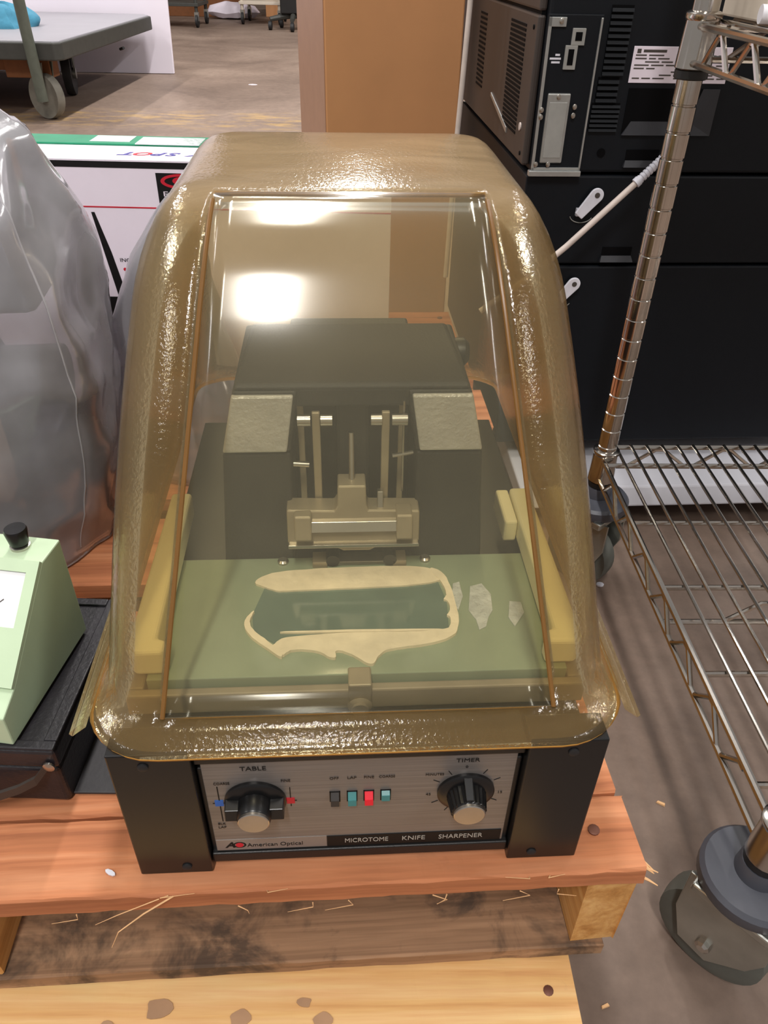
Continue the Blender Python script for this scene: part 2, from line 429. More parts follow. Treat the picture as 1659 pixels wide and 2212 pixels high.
def pt(s, x, z, size, mat='print_black', sx=1.0, align='CENTER', shear=0, bold=0, fit=None):
    return text(s, size, M[mat], PN, (x, yp - .0002, z), align=align, sx=sx, shear=shear, bold=bold, fit=fit)
def mark(x0, x1, z0, z1, mat='print_black', name='print_mark', d=.0001):
    return MB().box(x0, x1, yp - d, yp + .0003, z0, z1).build(name, M[mat], PN)
pt('TABLE', -.0702, .1135, .0060, fit=.0169)
pt('COARSE', -.0920, .0985, .0040, fit=.0105)
pt('FINE', -.050, .0993, .0040, fit=.0061)
pt('BLK', -.0965, .0520, .0032); pt('LAP', -.0965, .0478, .0034)
mark(-.0957, -.0950, .055, .095); mark(-.0985, -.0928, .0733, .0797, 'print_blue', d=.0002); mark(-.1000, -.0916, .0762, .0767)
mark(-.0480, -.0474, .070, .0915); mark(-.0505, -.0450, .0733, .0797, 'print_red', d=.0002); mark(-.0518, -.0436, .0762, .0767)
for s, x, wd in (('OFF', -.0180, .0060), ('LAP', -.0063, .0060), ('FINE', .0051, .0067), ('COARSE', .0171, .0106)):
    pt(s, x, .0998, .0038, fit=wd)
pt('TIMER', .0702, .1143, .0056, fit=.0157); pt('0', .0700, .1072, .0036)
pt('MINUTES', .0490, .1000, .0036, fit=.0122); pt('45', .0458, .0776, .0036); pt('15', .0952, .0770, .0036)
kc = (.0712, .0805)
for a in (30, 60, 120, 150, 210, 240, 300, 330):
    ca, sa = math.cos(R(a)), math.sin(R(a)); r0, r1, hw = .0212, .0262, .0002
    px, pz = -sa * hw, ca * hw
    q = [(kc[0] + ca * r0 + px, kc[1] + sa * r0 + pz), (kc[0] + ca * r0 - px, kc[1] + sa * r0 - pz), (kc[0] + ca * r1 - px, kc[1] + sa * r1 - pz), (kc[0] + ca * r1 + px, kc[1] + sa * r1 + pz)]
    MB().prism(q, yp - .0001, yp + .0003, lambda u, v, t: (u, t, v)).build('tick_mark', M['print_black'], PN)
mark(-.0245, .1013, .0187, .0312, 'print_black', 'name_strip', .0004)
for s, x, wd in (('MICROTOME', .0038, .0311), ('KNIFE', .0377, .0165), ('SHARPENER', .0719, .0320)):
    t = text(s, .0074, M['print_grey'], PN, (x, yp - .0006, .0252), fit=wd)
mark(-.1030, -.0248, .0187, .0315, 'strip_silver', 'maker_strip', .0001)
# maker's emblem: slanted A and an O around a red disc
pt('A', -.0935, .0247, .0092, fit=.0072, shear=.25, bold=.0003)
def yring(x, z, r0, r1, y0, y1, mat, name, sxx=1.15, n=24):
    mb = MB(); vs = []; fs = []
    for k in range(n):
        a = 2 * pi * k / n
        for (r, y) in ((r0, y0), (r1, y0), (r1, y1), (r0, y1)): vs.append((x + sxx * r * math.cos(a), y, z + r * math.sin(a)))
    for k in range(n):
        j = (k + 1) % n
        for q in range(4): fs.append((k * 4 + q, j * 4 + q, j * 4 + (q + 1) % 4, k * 4 + (q + 1) % 4))
    return mb.add(vs, fs).build(name, mat, PN, True)
yring(-.0868, .0247, .0026, .0036, yp - .0002, yp + .0002, M['print_black'], 'emblem_ring', 1.3)
MB().cyl((-.0868, yp - .0003, .0247), (-.0868, yp + .0002, .0247), .0028).build('emblem_disc', M['print_red'], PN)
pt('American Optical', -.0815, .0238, .0062, fit=.0395, align='LEFT')

def knob_matrix(x, z): return Matrix.Translation((x, .0058, z)) @ Matrix.Rotation(pi / 2, 4, 'X')   # local +z -> -y
k1 = MB().lathe([(.0207, .0002), (.0207, .0022), (.0190, .0036), (.012, .0042)], 40, knob_matrix(-.0712, .0790)).build('knob', M['black_satin'], KS, True)
MB().lathe([(.0122, .003), (.0112, .0150), (.0105, .0158)], 32, knob_matrix(-.0712, .0790)).build('knob_grip', M['black_satin'], k1, True)
mb = MB()
mb.hexa([(-.0907, -.0065, .0735), (-.0517, -.0065, .0735), (-.0517, .004, .0735), (-.0907, .004, .0735), (-.0905, -.0055, .0838), (-.0519, -.0055, .0838), (-.0515, .004, .0850), (-.0909, .004, .0850)])
mb.build('pointer_bar', M['black_satin'], k1, bevel=.0006)
MB().lathe([(.0104, .0158), (.0104, .0176), (.0098, .0181)], 32, knob_matrix(-.0712, .0790)).build('knob_cap', M['steel'], k1, True)
k2 = MB().lathe([(.0196, .0002), (.0196, .0022), (.0180, .0036), (.013, .0044)], 40, knob_matrix(*kc)).build('knob', M['black_satin'], KS, True)
# fluted grip
mb = MB(); n = 48; vs = []; fs = []
Mk = knob_matrix(*kc)
lv = [(.0138, .003), (.0120, .0165), (.0108, .0172)]
for r, z in lv:
    for k in range(n):
        rr = r - (.0007 if k % 2 and z < .017 else 0); a = 2 * pi * k / n
        vs.append(Mk @ Vector((rr * math.cos(a), rr * math.sin(a), z)))
for i in range(2):
    for k in range(n): fs.append((i * n + k, i * n + (k + 1) % n, (i + 1) * n + (k + 1) % n, (i + 1) * n + k))
fs.append(tuple(2 * n + k for k in range(n)))
mb.add(vs, fs).build('knob_grip', M['black_satin'], k2)
MB().hexa([(kc[0] - .0028, -.0105, kc[1] - .0125), (kc[0] + .0028, -.0105, kc[1] - .0125), (kc[0] + .0032, .003, kc[1] - .0185), (kc[0] - .0032, .003, kc[1] - .0185),
           (kc[0] - .0026, -.0105, kc[1] + .0125), (kc[0] + .0026, -.0105, kc[1] + .0125), (kc[0] + .003, .003, kc[1] + .0185), (kc[0] - .003, .003, kc[1] + .0185)]).build('pointer_bar', M['black_satin'], k2, bevel=.0005)
MB().lathe([(.0106, .0172), (.0106, .0190), (.0100, .0195)], 32, Mk).build('knob_cap', M['steel'], k2, True)
for x, mt, dz in ((-.0178, 'button_black', 0), (-.0062, 'button_teal', 0), (.0051, 'button_red', 0), (.0165, 'button_teal', .0022)):
    bz = MB()
    x0, x1, z0, z1 = x - .0036, x + .0036, .0735, .0850
    for (a, b, c_, d) in ((x0, x0 + .0006, z0, z1), (x1 - .0006, x1, z0, z1), (x0, x1, z1 - .0006, z1), (x0, x1, z0, z0 + .0006)):
        bz.box(a, b, .0052, .0062, c_, d)
    bb = bz.build('button', M['print_black'], KS)
    pr = .0050 - .0014 * (dz > 0)
    MB().hexa([(x - .0029, .0058 - pr, .0742 + dz), (x + .0029, .0058 - pr, .0742 + dz), (x + .0029, .006, .0742 + dz), (x - .0029, .006, .0742 + dz),
               (x - .0029, .0058 - pr * .9, .0800 + dz), (x + .0029, .0058 - pr * .9, .0800 + dz), (x + .0029, .006, .0843), (x - .0029, .006, .0843)]).build('button_cap', M[mt], bb, bevel=.0003)

# tray, glass plate, crust
mb = MB()
mb.box(-.159, .159, .053, .060, .112, .131).box(-.159, -.1475, .060, .255, .112, .131).box(.1475, .159, .060, .255, .112, .131).box(-.148, .148, .060, .192, .112, .121)
mb.build('tray', M['tray_grey'], KS, bevel=.0015)
MB().box(-.0075, .0085, .049, .066, .122, .1405).build('plate_clamp', M['cast_metal'], KS, bevel=.0012)
MB().lathe([(.0085, 0), (.0085, .004), (.006, .006), (.006, .008)], 24, Matrix.Translation((.0005, .0528, .119)) @ Matrix.Rotation(pi / 2, 4, 'X')).build('clamp_screw', M['tray_grey'], KS, True)
GP = thing('glass_plate', 'sage green glass lapping plate with dried cream crust inside the cover', 'glass plate', O, YAW)
GL = MB().box(-.1455, .147, .0625, .190, .1215, .1365).build('glass', M['glass_sage'], GP, bevel=.0008)
res = dict(
 top=[(-0.0811, 0.1586), (-0.069, 0.1687), (-0.0471, 0.1725), (0.0052, 0.1747), (0.0504, 0.1743), (0.065, 0.1692), (0.0721, 0.1589), (0.0615, 0.1537), (0.0502, 0.1519), (0.0336, 0.1503), (-0.0246, 0.1486), (-0.0498, 0.1479), (-0.0605, 0.1472), (-0.0716, 0.1529)],
 right=[(0.0597, 0.1729), (0.0714, 0.1656), (0.0753, 0.1462), (0.0765, 0.1277), (0.0767, 0.1102), (0.0725, 0.0974), (0.0614, 0.0904), (0.0604, 0.0965), (0.0687, 0.1023), (0.071, 0.1153), (0.0668, 0.1155), (0.0719, 0.1218), (0.0704, 0.1331), (0.0665, 0.1332), (0.071, 0.1383), (0.0688, 0.1534), (0.0625, 0.1637)],
 bot=[(-0.0576, 0.094), (-0.0528, 0.0974), (-0.0243, 0.0996), (0.0096, 0.1007), (0.0437, 0.0994), (0.0644, 0.101), (0.0736, 0.1055), (0.0744, 0.0983), (0.0631, 0.0903), (0.0424, 0.0856), (0.0256, 0.084), (0.0181, 0.0812), (0.0135, 0.0756), (0.0109, 0.0688), (0.0051, 0.0703), (-0.0028, 0.0784), (-0.0126, 0.0832), (-0.0166, 0.0825), (-0.015, 0.0767), (-0.0192, 0.0755), (-0.0268, 0.0829), (-0.0407, 0.0852), (-0.0489, 0.0846), (-0.0541, 0.0782), (-0.0622, 0.0873)],
 tail=[(-0.0761, 0.1271), (-0.0823, 0.1185), (-0.0835, 0.1098), (-0.0779, 0.0993), (-0.0655, 0.0875), (-0.0527, 0.076), (-0.0551, 0.084), (-0.066, 0.0952), (-0.0757, 0.1048), (-0.0797, 0.1126), (-0.078, 0.1208)],
 line=[(-0.0564, 0.1041), (0.0029, 0.1038), (0.0646, 0.1025), (0.0644, 0.1006), (0.0029, 0.1014), (-0.0564, 0.1022)])
def organic(p, it=2, jit=.0005):
    q = [Vector(v) for v in p]
    for _ in range(it):
        q = [v for i in range(len(q)) for v in (q[i] * .75 + q[(i + 1) % len(q)] * .25, q[i] * .25 + q[(i + 1) % len(q)] * .75)]
    return [(v.x + jit * noise.noise(Vector((v.x * 400, v.y * 400, 1))), v.y + jit * noise.noise(Vector((v.x * 400, v.y * 400, 7)))) for v in q]
for i, (k, p) in enumerate(res.items()):
    MB().prism(organic(p), .1364, (.1386 if k != 'line' else .1374) + i * .0003).build('dried_crust', M['crust'], GP)
MB().prism([(-0.0701, 0.1566), (0.0643, 0.163), (0.07, 0.1331), (0.0678, 0.1009), (0.0434, 0.0971), (-0.0575, 0.0917), (-0.0757, 0.1048), (-0.0782, 0.1232)], .1364, .1370).build('oil_film', M['pool'], GP)
for p in ([(0.0905, 0.1494), (0.1002, 0.1524), (0.1055, 0.1397), (0.1038, 0.1217), (0.0994, 0.1143), (0.0961, 0.1047), (0.0904, 0.1015), (0.0896, 0.1122), (0.0854, 0.1223)],
          [(0.0773, 0.1531), (0.0827, 0.1552), (0.0833, 0.1379), (0.0776, 0.1226), (0.0736, 0.133)], [(0.1185, 0.1314), (0.1273, 0.13), (0.1275, 0.1183), (0.1175, 0.1039), (0.1145, 0.1138)]):
    MB().prism(p, .1364, .1374).build('smudge', M['smudge'], GP, bevel=.0003)
# cream strips beside the plate
def cream_bar(label, s):
    t = thing('cream_strip', label, 'foam strip', O, YAW, 'cream strips beside the glass plate')
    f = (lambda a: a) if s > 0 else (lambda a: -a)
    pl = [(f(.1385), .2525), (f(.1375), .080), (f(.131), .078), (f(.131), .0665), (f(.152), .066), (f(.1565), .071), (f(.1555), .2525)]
    MB().prism(pl, .1372, .160).build('strip', M['cream_bar'], t, bevel=.003, seg=3)
    if s > 0: MB().box(.1265, .1375, .205, .2525, .1372, .158).build('block', M['cream_bar'], t, bevel=.002)
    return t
cream_bar('cream strip in the cover, beside the meter side of the glass plate', -1)
cream_bar('cream strip with end block in the cover, on the wire rack side', 1)

# drive housing behind the plate
H = MB()
for s in (-1, 1):
    a, b_, c_, d = (.107, .049, .0868, .041)
    xs = lambda v: s * v
    q = lambda y0, y1, z0, z1, xo0, xi0, xo1, xi1: H.hexa([(xs(xo0), y0, z0), (xs(xi0), y0, z0), (xs(xi0), y1, z0), (xs(xo0), y1, z0), (xs(xo1), y0 + (.009 if z1 > .25 else .001), z1), (xs(xi1), y0 + (.009 if z1 > .25 else .001), z1), (xs(xi1), y1 - .012, z1), (xs(xo1), y1 - .012, z1)])
    q(.190, .345, .116, .237, .107, .050, .0975, .047)
    q(.191, .333, .237, .284, .0975, .047, .0868, .040)
H.hexa([(-.0868, .200, .2838), (.0868, .200, .2838), (.083, .318, .2838), (-.083, .318, .2838), (-.085, .203, .2885), (.085, .203, .2885), (.080, .312, .2885), (-.080, .312, .2885)])
H.box(-.045, .045, .201, .315, .270, .286).box(-.051, .051, .272, .345, .116, .28)
H.build('drive_housing', M['grey_wrinkle'], KS, bevel=.0025, seg=3)
MB().box(-.050, .050, .268, .2715, .117, .27).build('recess_back', M['black'], KS)
MB().box(-.052, .052, .178, .27, .1165, .122).build('recess_floor', M['black'], KS)
for s in (-1, 1):
    MB().hexa([(s * .0970, .1885, .239), (s * .0495, .1885, .239), (s * .0495, .195, .239), (s * .0970, .195, .239), (s * .0875, .1965, .2815), (s * .0430, .1965, .2815), (s * .0430, .203, .2815), (s * .0875, .203, .2815)]).build('silver_pad', M['silver_pad'], KS, bevel=.0015)
MB().lathe([(.010, 0), (.012, .006), (.012, .012), (.008, .016)], 20, Matrix.Translation((.082, .29, .272)) @ Matrix.Rotation(pi / 2, 4, 'Y')).build('side_knob', M['black'], KS, True)
# mechanism
for x in (-.0275, .024):
    MB().box(x - .003, x + .003, .196, .2, .160, .268).build('guide_rod', M['cast_metal'], KS, bevel=.0008)
for x in (-.040, .038):
    MB().box(x - .0025, x + .0025, .218, .222, .150, .27).build('guide_rod', M['cast_metal'], KS, bevel=.0005)
for x0, x1 in ((-.041, -.0315), (-.024, -.0155), (.013, .021), (.0285, .040)):
    MB().cyl((x0, .196, .262), (x1, .196, .262), .0045, n=16).build('clamp_collar', M['steel'], KS, True)
MB().box(-.013, .013, .22, .268, .17, .278).build('spindle_block', M['black_paint'], KS, bevel=.003)
MB().cyl((-.0015, .190, .205), (-.0015, .205, .246), .0024, n=12).build('lead_screw', M['steel'], KS, True)
MB().cyl((.0385, .200, .195), (.0375, .2, .275), .0009, n=8).build('needle', M['steel'], KS, True)
MB().cyl((.030, .2, .228), (.046, .2, .231), .0016, n=8).build('thumb_screw', M['steel'], KS, True)
MB().cyl((-.046, .2, .222), (-.034, .2, .221), .0024, n=10).build('thumb_screw', M['steel'], KS, True)
KH = thing('knife_holder', 'cast metal knife holder bar clamped in front of the drive housing', 'clamp', O, YAW)
poly = [(-.052, .1665), (-.018, .1645), (-.009, .160), (.012, .160), (.020, .1640), (.0505, .1655), (.0505, .192), (.011, .193), (.0095, .197), (.0090, .2125), (-.0125, .2125), (-.013, .197), (-.0155, .193), (-.052, .194)]
MB().prism(poly, .170, .188, lambda u, v, t: (u, t + (v - .165) * .25, v)).build('holder_bar', M['cast_metal'], KH, bevel=.0012)
MB().box(-.0515, .050, .1655, .171, .1655, .1685).build('lower_rail', M['steel'], KH, bevel=.0005)
MB().hexa([(-.034, .1665, .180), (.033, .1665, .180), (.033, .175, .180), (-.034, .175, .180), (-.034, .171, .187), (.033, .171, .187), (.033, .18, .187), (-.034, .18, .187)]).build('blade_edge', M['steel'], KH, bevel=.0004)
for x0, x1 in ((-.046, -.033), (.032, .0445)):
    MB().hexa([(x0, .163, .175), (x1, .163, .175), (x1, .176, .175), (x0, .176, .175), (x0, .169, .1935), (x1, .169, .1935), (x1, .186, .1935), (x0, .186, .1935)]).build('end_clamp', M['cast_metal'], KH, bevel=.0012)
MB().hexa([(.018, .18, .19), (.0225, .18, .19), (.0225, .188, .19), (.018, .188, .19), (.018, .185, .205), (.0225, .185, .205), (.0225, .19, .205), (.018, .19, .205)]).build('stop_pin', M['steel'], KH, bevel=.0005)
MB().box(-.006, .004, .186, .200, .17, .205).build('holder_arm', M['cast_metal'], KH)
# plate shuttle under the holder
for x0, x1 in ((-.034, -.022), (.031, .042)):
    MB().box(x0, x1, .176, .19, .136, .1425).build('slide_block', M['cast_metal'], KS, bevel=.0006)
MB().box(-.014, .026, .178, .190, .1375, .141).build('slide_bar', M['steel'], KS, bevel=.0006)
for x in (-.0175, .0285):
    MB().cyl((x, .176, .1435), (x, .19, .1435), .0055, n=18).build('roller', M['black'], KS, True)
for x in (-.058, .058):
    MB().lathe([(.0045, 0), (.0045, .002), (.003, .0035)], 14, Matrix.Translation((x, .184, .1365))).build('dome_screw', M['steel'], KS, True)

# ------------------------------------------------------------------ amber cover
CV = thing('dust_cover', 'domed amber translucent plastic cover with clear front on the sharpener', 'cover', O, YAW)
def ring(yf, yb, w, p, r, h, fr=0):
    pts = []
    nf, nc, ns = 14, 8, 10
    for k in range(nf): pts.append((-p + 2 * p * k / nf, yf + fr, h))
    def arc(cx, cy, a0):
        for k in range(nc):
            a = R(a0 + 90 * k / nc); pts.append((cx + r * math.cos(a), cy + r * math.sin(a), h))
    arc(p + (w - p - r), yf + r, -90)
    for k in range(ns): pts.append((w, yf + r + (yb - yf - 2 * r) * k / ns, h))
    arc(w - r, yb - r, 0)
    for k in range(nf): pts.append((w - r - 2 * (w - r) * k / nf, yb, h))
    arc(-w + r, yb - r, 90)
    for k in range(ns): pts.append((-w, yb - r - (yb - yf - 2 * r) * k / ns, h))
    arc(-w + r, yf + r, 180)
    return pts
lerp = lambda a, b, t: a + (b - a) * t
rings = []
rings.append(ring(-.0045, .512, .177, .125, .050, .1400))
rings.append(ring(.003, .508, .1755, .125, .050, .1425))
rings.append(ring(.012, .504, .173, .125, .047, .1445))
H0, H1, HS, DD = .148, .415, .352, .030
def wall(h, dl=0):
    s = (h - H0) / (H1 - H0)
    bow = .006 * math.sin(pi * min(1, s))
    p = lerp(.125, .088, s); w_ = lerp(.167, .135, s) + bow - dl
    return ring(lerp(.019, .205, s) + dl - bow * .2, lerp(.500, .445, s) - dl, w_, p, max(w_ - p, .012), h)
wl_ = [H0 + .001 + (HS - H0) * (k / 12.0) for k in range(13)]
ridge_pts = []
for h in wl_: rings.append(wall(h))
for k in range(1, 9):
    t = R(90 * k / 8); rings.append(wall(HS + (H1 - HS) * math.sin(t), DD * (1 - math.cos(t))))
NR = len(rings)
last = rings[-1]; cyy = sum(p[1] for p in last) / len(last)
for f in (.82, .6, .35, .1):
    rg = []
    for (x, y, h) in last:
        nx, ny = x * f, cyy + (y - cyy) * f
        d = noise.noise(Vector((nx * 14, ny * 20, 3.3))) * .0035 * (1 - f)
        rg.append((nx, ny, h + .004 * (1 - f * f) + d))
    rings.append(rg)
n = len(rings[0])
shell = MB(); panel = MB()
allv = [p for r_ in rings for p in r_]
shell.v = list(allv); panel.v = list(allv)
for i in range(len(rings) - 1):
    for k in range(n):
        q = (i * n + k, i * n + (k + 1) % n, (i + 1) * n + (k + 1) % n, (i + 1) * n + k)
        (panel if (k < 14 and 3 <= i < NR - 2) else shell).f.append(q)
shell.f.append(tuple((len(rings) - 1) * n + k for k in range(n)))
def clean(me):
    import bmesh
    bm = bmesh.new(); bm.from_mesh(me)
    bmesh.ops.delete(bm, geom=[v for v in bm.verts if not v.link_faces], context='VERTS')
    bm.to_mesh(me); bm.free()
for mbx, nm, mt in ((shell, 'cover_shell', M['cover_side']), (panel, 'front_window', M['cover_front'])):
    me = mbx.mesh(nm, True); clean(me); me.materials.append(mt); me.materials.append(M['amber_edge'])
    o = link(nm, me, CV)
    if nm == 'cover_shell':
        sd = o.modifiers.new('thickness', 'SOLIDIFY'); sd.thickness = .0036; sd.offset = -1; sd.material_offset_rim = 1; sd.use_rim = True
    else:
        sd = o.modifiers.new('thickness', 'SOLIDIFY'); sd.thickness = .0022; sd.offset = -1
for k in (0, 14):
    path = [Vector(rings[i][k]) + Vector((0, -.0006, .0004)) for i in range(3, NR - 2)]
    MB().tube(path, .0016, 8).build('window_ridge', M['amber_line'], CV, True)
for s in (-1, 1):
    MB().prism([(s * .1735, .1425), (s * .184, .1335), (s * .186, .136), (s * .1765, .1455)], .020, .485, lambda u, v, t: (u, t, v)).build('side_flange', M['amber_flange'] if 'amber_flange' in M else M['cover_side'], CV, bevel=.0006)

# ------------------------------------------------------------------ black mat, case and green meter
mat_ = thing('rubber_mat', 'thin black mat lying on the pallet between case and sharpener', 'mat', (-.335, .35, .2255), R(1))
MB().box(0, .17, 0, .19, 0, .0025).build('sheet', M['charcoal'], mat_, bevel=.0008)
CS = thing('carrying_case', 'flat black leatherette case lying under the green meter', 'case', (-.239, .345, .2257), R(-1.0))
MB().box(-.30, 0, 0, .155, .0, .043).build('case_body', M['leatherette'], CS, bevel=.004, seg=3)
lid = MB().box(-.302, .002, -.002, .158, .045, .066).build('lid', M['leatherette'], CS, bevel=.004, seg=3)
MB().box(-.30, 0, .002, .153, .0425, .0455).build('seam', M['print_black'], CS)
mb = MB()
mb.box(-.302, .002, -.002, .006, .066, .0685).box(-.008, .002, .006, .158, .066, .0685).box(-.302, -.008, .15, .158, .066, .0685)
mb.build('lid_rim', M['leatherette'], lid, bevel=.002)
path = []
for k in range(15):
    t = k / 14
    path.append((-.006 - .30 * t * .95 * t ** .3, -.004 - .012 * math.sin(pi * min(1, t * 1.4)) ** .7 if t < .72 else -.012, .050 - .043 * min(1, t * 2.2) ** .7))
hd = MB()
for i in range(len(path) - 1):
    (x0, y0, z0), (x1, y1, z1) = path[i], path[i + 1]
    hd.hexa([(x0, y0, z0 - .004), (x1, y1, z1 - .004), (x1, y1 + .003, z1 - .004), (x0, y0 + .003, z0 - .004), (x0, y0, z0 + .004), (x1, y1, z1 + .004), (x1, y1 + .003, z1 + .004), (x0, y0 + .003, z0 + .004)])
hd.build('strap_handle', M['strap'], CS)
MB().lathe([(.0045, 0), (.0045, .0015), (.002, .0025)], 14, Matrix.Translation((-.004, -.0035, .0505)) @ Matrix.Rotation(pi / 2, 4, 'X')).build('rivet', M['steel'], CS, True)

GM = thing('panel_meter', 'pale green bench meter with white dial and black top knob', 'meter', (-.2660, .3457, .2945), R(-7))
prof = [(0, 0), (0, .029), (.020, .0385), (.091, .0985), (.119, .0985), (.120, 0)]
MB().prism(prof, -.17, 0, lambda u, v, t: (t, u, v)).build('case', M['mint'], GM, bevel=.0012)
# sloped dial: frame on the slope  (u along x, s along the slope)
A = Vector((0, .020, .0385)); B = Vector((0, .091, .0985)); sl = (B - A).normalized(); nrm = Vector((0, -sl.z, sl.y))
def onslope(u, s, d): p = A + sl * s + nrm * d; return (u, p.y, p.z)
fr = MB()
SL = (B - A).length
MB().prism([(-.150, .040), (-.0070, .040), (-.0070, .0855), (-.150, .0855)], .0003, .0010, onslope).build('dial', M['meter_face'], GM)
fr.prism([(-.17, .0), (0, .0), (0, .0425), (-.17, .0425)], 0, .0036, onslope)
fr.prism([(-.17, .0838), (0, .0838), (0, SL), (-.17, SL)], 0, .0036, onslope)
fr.prism([(-.0085, .0425), (0, .0425), (0, .0838), (-.0085, .0838)], 0, .0036, onslope)
fr.prism([(-.17, .0425), (-.148, .0425), (-.148, .0838), (-.17, .0838)], 0, .0036, onslope)
fr.build('dial_frame', M['mint'], GM)
for k in range(9):
    a = R(20 + 13 * k); cx, cs = -.070, .034; r0, r1 = .036, .040 if k % 2 else .043
    d = Vector((math.cos(a), math.sin(a))); e = Vector((-d.y, d.x)) * .0003
    MB().prism([tuple(Vector((cx, cs)) + d * r0 * 1.1 + e), tuple(Vector((cx, cs)) + d * r0 * 1.1 - e), tuple(Vector((cx, cs)) + d * r1 * 1.1 - e), tuple(Vector((cx, cs)) + d * r1 * 1.1 + e)], .0012, .0014, onslope).build('tick_mark', M['print_dark'], GM)
MB().prism([(-.034, .052), (-.0335, .0515), (-.022, .0625), (-.0225, .063)], .0012, .0014, onslope).build('pointer', M['print_dark'], GM)
kb = MB().lathe([(.0052, 0), (.0052, .003), (.0070, .004), (.0086, .0155), (.0078, .0175), (.0, .0172)], 24, Matrix.Translation((-.025, .106, .0987))).build('knob', M['black_satin'], GM, True)
MB().lathe([(.0075, 0), (.0075, .0022), (.005, .003)], 20, Matrix.Translation((-.025, .106, .0985))).build('knob_collar', M['steel'], kb, True)
MB().lathe([(.005, 0), (.005, .006), (.003, .008)], 16, Matrix.Translation((-.034, .010, .034))).build('toggle_switch', M['steel'], GM, True)

# ------------------------------------------------------------------ bagged instrument
IN = thing('wrapped_instrument', 'dark instrument with beige block standing inside the clear bag', 'instrument', (-.482, .70, .2255), R(8))
MB().box(-.15, .13, -.06, .10, 0, .11).build('base', M['instr_navy'], IN, bevel=.01, seg=3)
MB().box(-.13, .045, .0, .09, .11, .37).build('column', M['instr_dark'], IN, bevel=.012, seg=3)
MB().box(-.02, .155, -.05, .06, .262, .345).build('head', M['instr_dark'], IN, bevel=.012, seg=3)
MB().box(-.02, .095, -.088, -.05, .08, .215).build('stage_block', M['instr_beige'], IN, bevel=.006)
MB().cyl((.085, .02, .17), (.145, .02, .17), .032, n=24).build('focus_knob', M['black'], IN, True)
MB().hexa([(.02, -.045, .11), (.10, -.045, .11), (.10, .06, .11), (.02, .06, .12), (.02, -.03, .30), (.06, -.03, .30), (.06, .04, .30), (.02, .04, .30)]).build('arm', M['instr_navy'], IN, bevel=.006)
def bag(name, label, loc, rz, lv, nz=46, na=96, amp=.006, seed=0, mat='bag', thick=.0012, top=True, seam=0):
    """lv: list of (z, cx, cy, hw, hd, power)"""
    t = thing(name, label, 'plastic bag', loc, rz)
    mb = MB(); zs = []
    for i in range(nz + 1):
        q = i / nz * (len(lv) - 1); k = min(int(q), len(lv) - 2); f = q - k
        zs.append([lerp(a, b, f) for a, b in zip(lv[k], lv[k + 1])])
    for i, (z, cx, cy, hw, hd, pw) in enumerate(zs):
        for j in range(na):
            a = 2 * pi * j / na; c_, s_ = math.cos(a), math.sin(a)
            rr = 1.0 / ((abs(c_) ** pw + abs(s_) ** pw) ** (1 / pw))
            x, y = hw * c_ * rr, hd * s_ * rr
            P = Vector((x * 9 + seed, y * 9, z * 3.0 + x * 4)); Q = Vector((x * 17 + z * 6, y * 17 + seed, z * 13 - x * 5)); S = Vector((x * 40, y * 40 + seed, z * 30))
            d = (.5 - abs(noise.noise(P)) * 2.6) * amp * 1.4 + (.4 - abs(noise.noise(Q)) * 2) * amp * .8 + noise.noise(S) * amp * .2
            d += amp * 1.2 * (abs(((j / na * 5 + z * 2.1 + seed) % 1) - .5) - .25)
            nn = Vector((c_, s_))
            mb.v.append((cx + x + nn.x * d, cy + y + nn.y * d, z + noise.noise(Vector((x * 9, y * 9, seed))) * amp * (.8 if i > nz * .7 else .15)))
    for i in range(nz):
        for j in range(na):
            mb.f.append((i * na + j, i * na + (j + 1) % na, (i + 1) * na + (j + 1) % na, (i + 1) * na + j))
    if top: mb.f.append(tuple(nz * na + j for j in range(na)))
    me = mb.mesh('sheet', True); me.materials.append(M[mat])
    o = link('sheet', me, t)
    sd = o.modifiers.new('thickness', 'SOLIDIFY'); sd.thickness = thick; sd.offset = 0
    if seam:
        j = int(na * seam)
        MB().tube([Vector(mb.v[i * na + j]) for i in range(2, int(nz * .86))], .0011, 6).build('fold', M['bag_fold'], t, True)
        MB().tube([Vector(mb.v[k]) for k in range(na)], .0009, 6, True).build('hem', M['bag_fold'], t, True)
    return t
bag('plastic_bag', 'clear plastic bag draped over the dark instrument behind the meter', (-.497, .705, .2285), R(10),
    [(0, 0, 0, .188, .125, 5), (.05, 0, 0, .197, .125, 5), (.12, .004, 0, .205, .125, 5), (.20, .006, 0, .208, .122, 5), (.28, .004, 0, .204, .112, 4.5), (.35, 0, .002, .196, .098, 4), (.40, -.006, .004, .184, .08, 4), (.43, -.02, .005, .16, .055, 3.5), (.447, -.05, .005, .115, .028, 3), (.455, -.08, .005, .06, .006, 2.5)], nz=70, na=140, amp=.0075, seam=.885)
bag('plastic_bag', 'small crumpled clear bag between the cover and the white carton', (-.262, .84, .2265), R(-12),
    [(0, 0, 0, .075, .05, 3), (.06, 0, 0, .085, .055, 3), (.14, .004, 0, .08, .05, 3), (.20, .012, 0, .064, .042, 3), (.26, .024, 0, .046, .03, 2.5), (.30, .036, 0, .028, .016, 2.2), (.33, .044, 0, .010, .006, 2)], nz=26, na=48, amp=.006, seed=5)
cb = [(-.33, .80, .372), (-.31, .80, .3705), (-.285, .80, .364), (-.25, .81, .35), (-.22, .83, .30), (-.21, .85, .232)]
cb = [(-.345, .872, .376)] + [(x, y + .07, z - .0) for x, y, z in cb]
tag(MB().tube([(-.36, .905, .385), (-.335, .900, .352), (-.312, .895, .330), (-.28, .895, .318), (-.24, .90, .30), (-.20, .90, .26), (-.19, .90, .2295)], .0035, 8).build('power_cord', M['charcoal'], None, True), 'dark grey power cord curving behind the amber cover', 'cord')

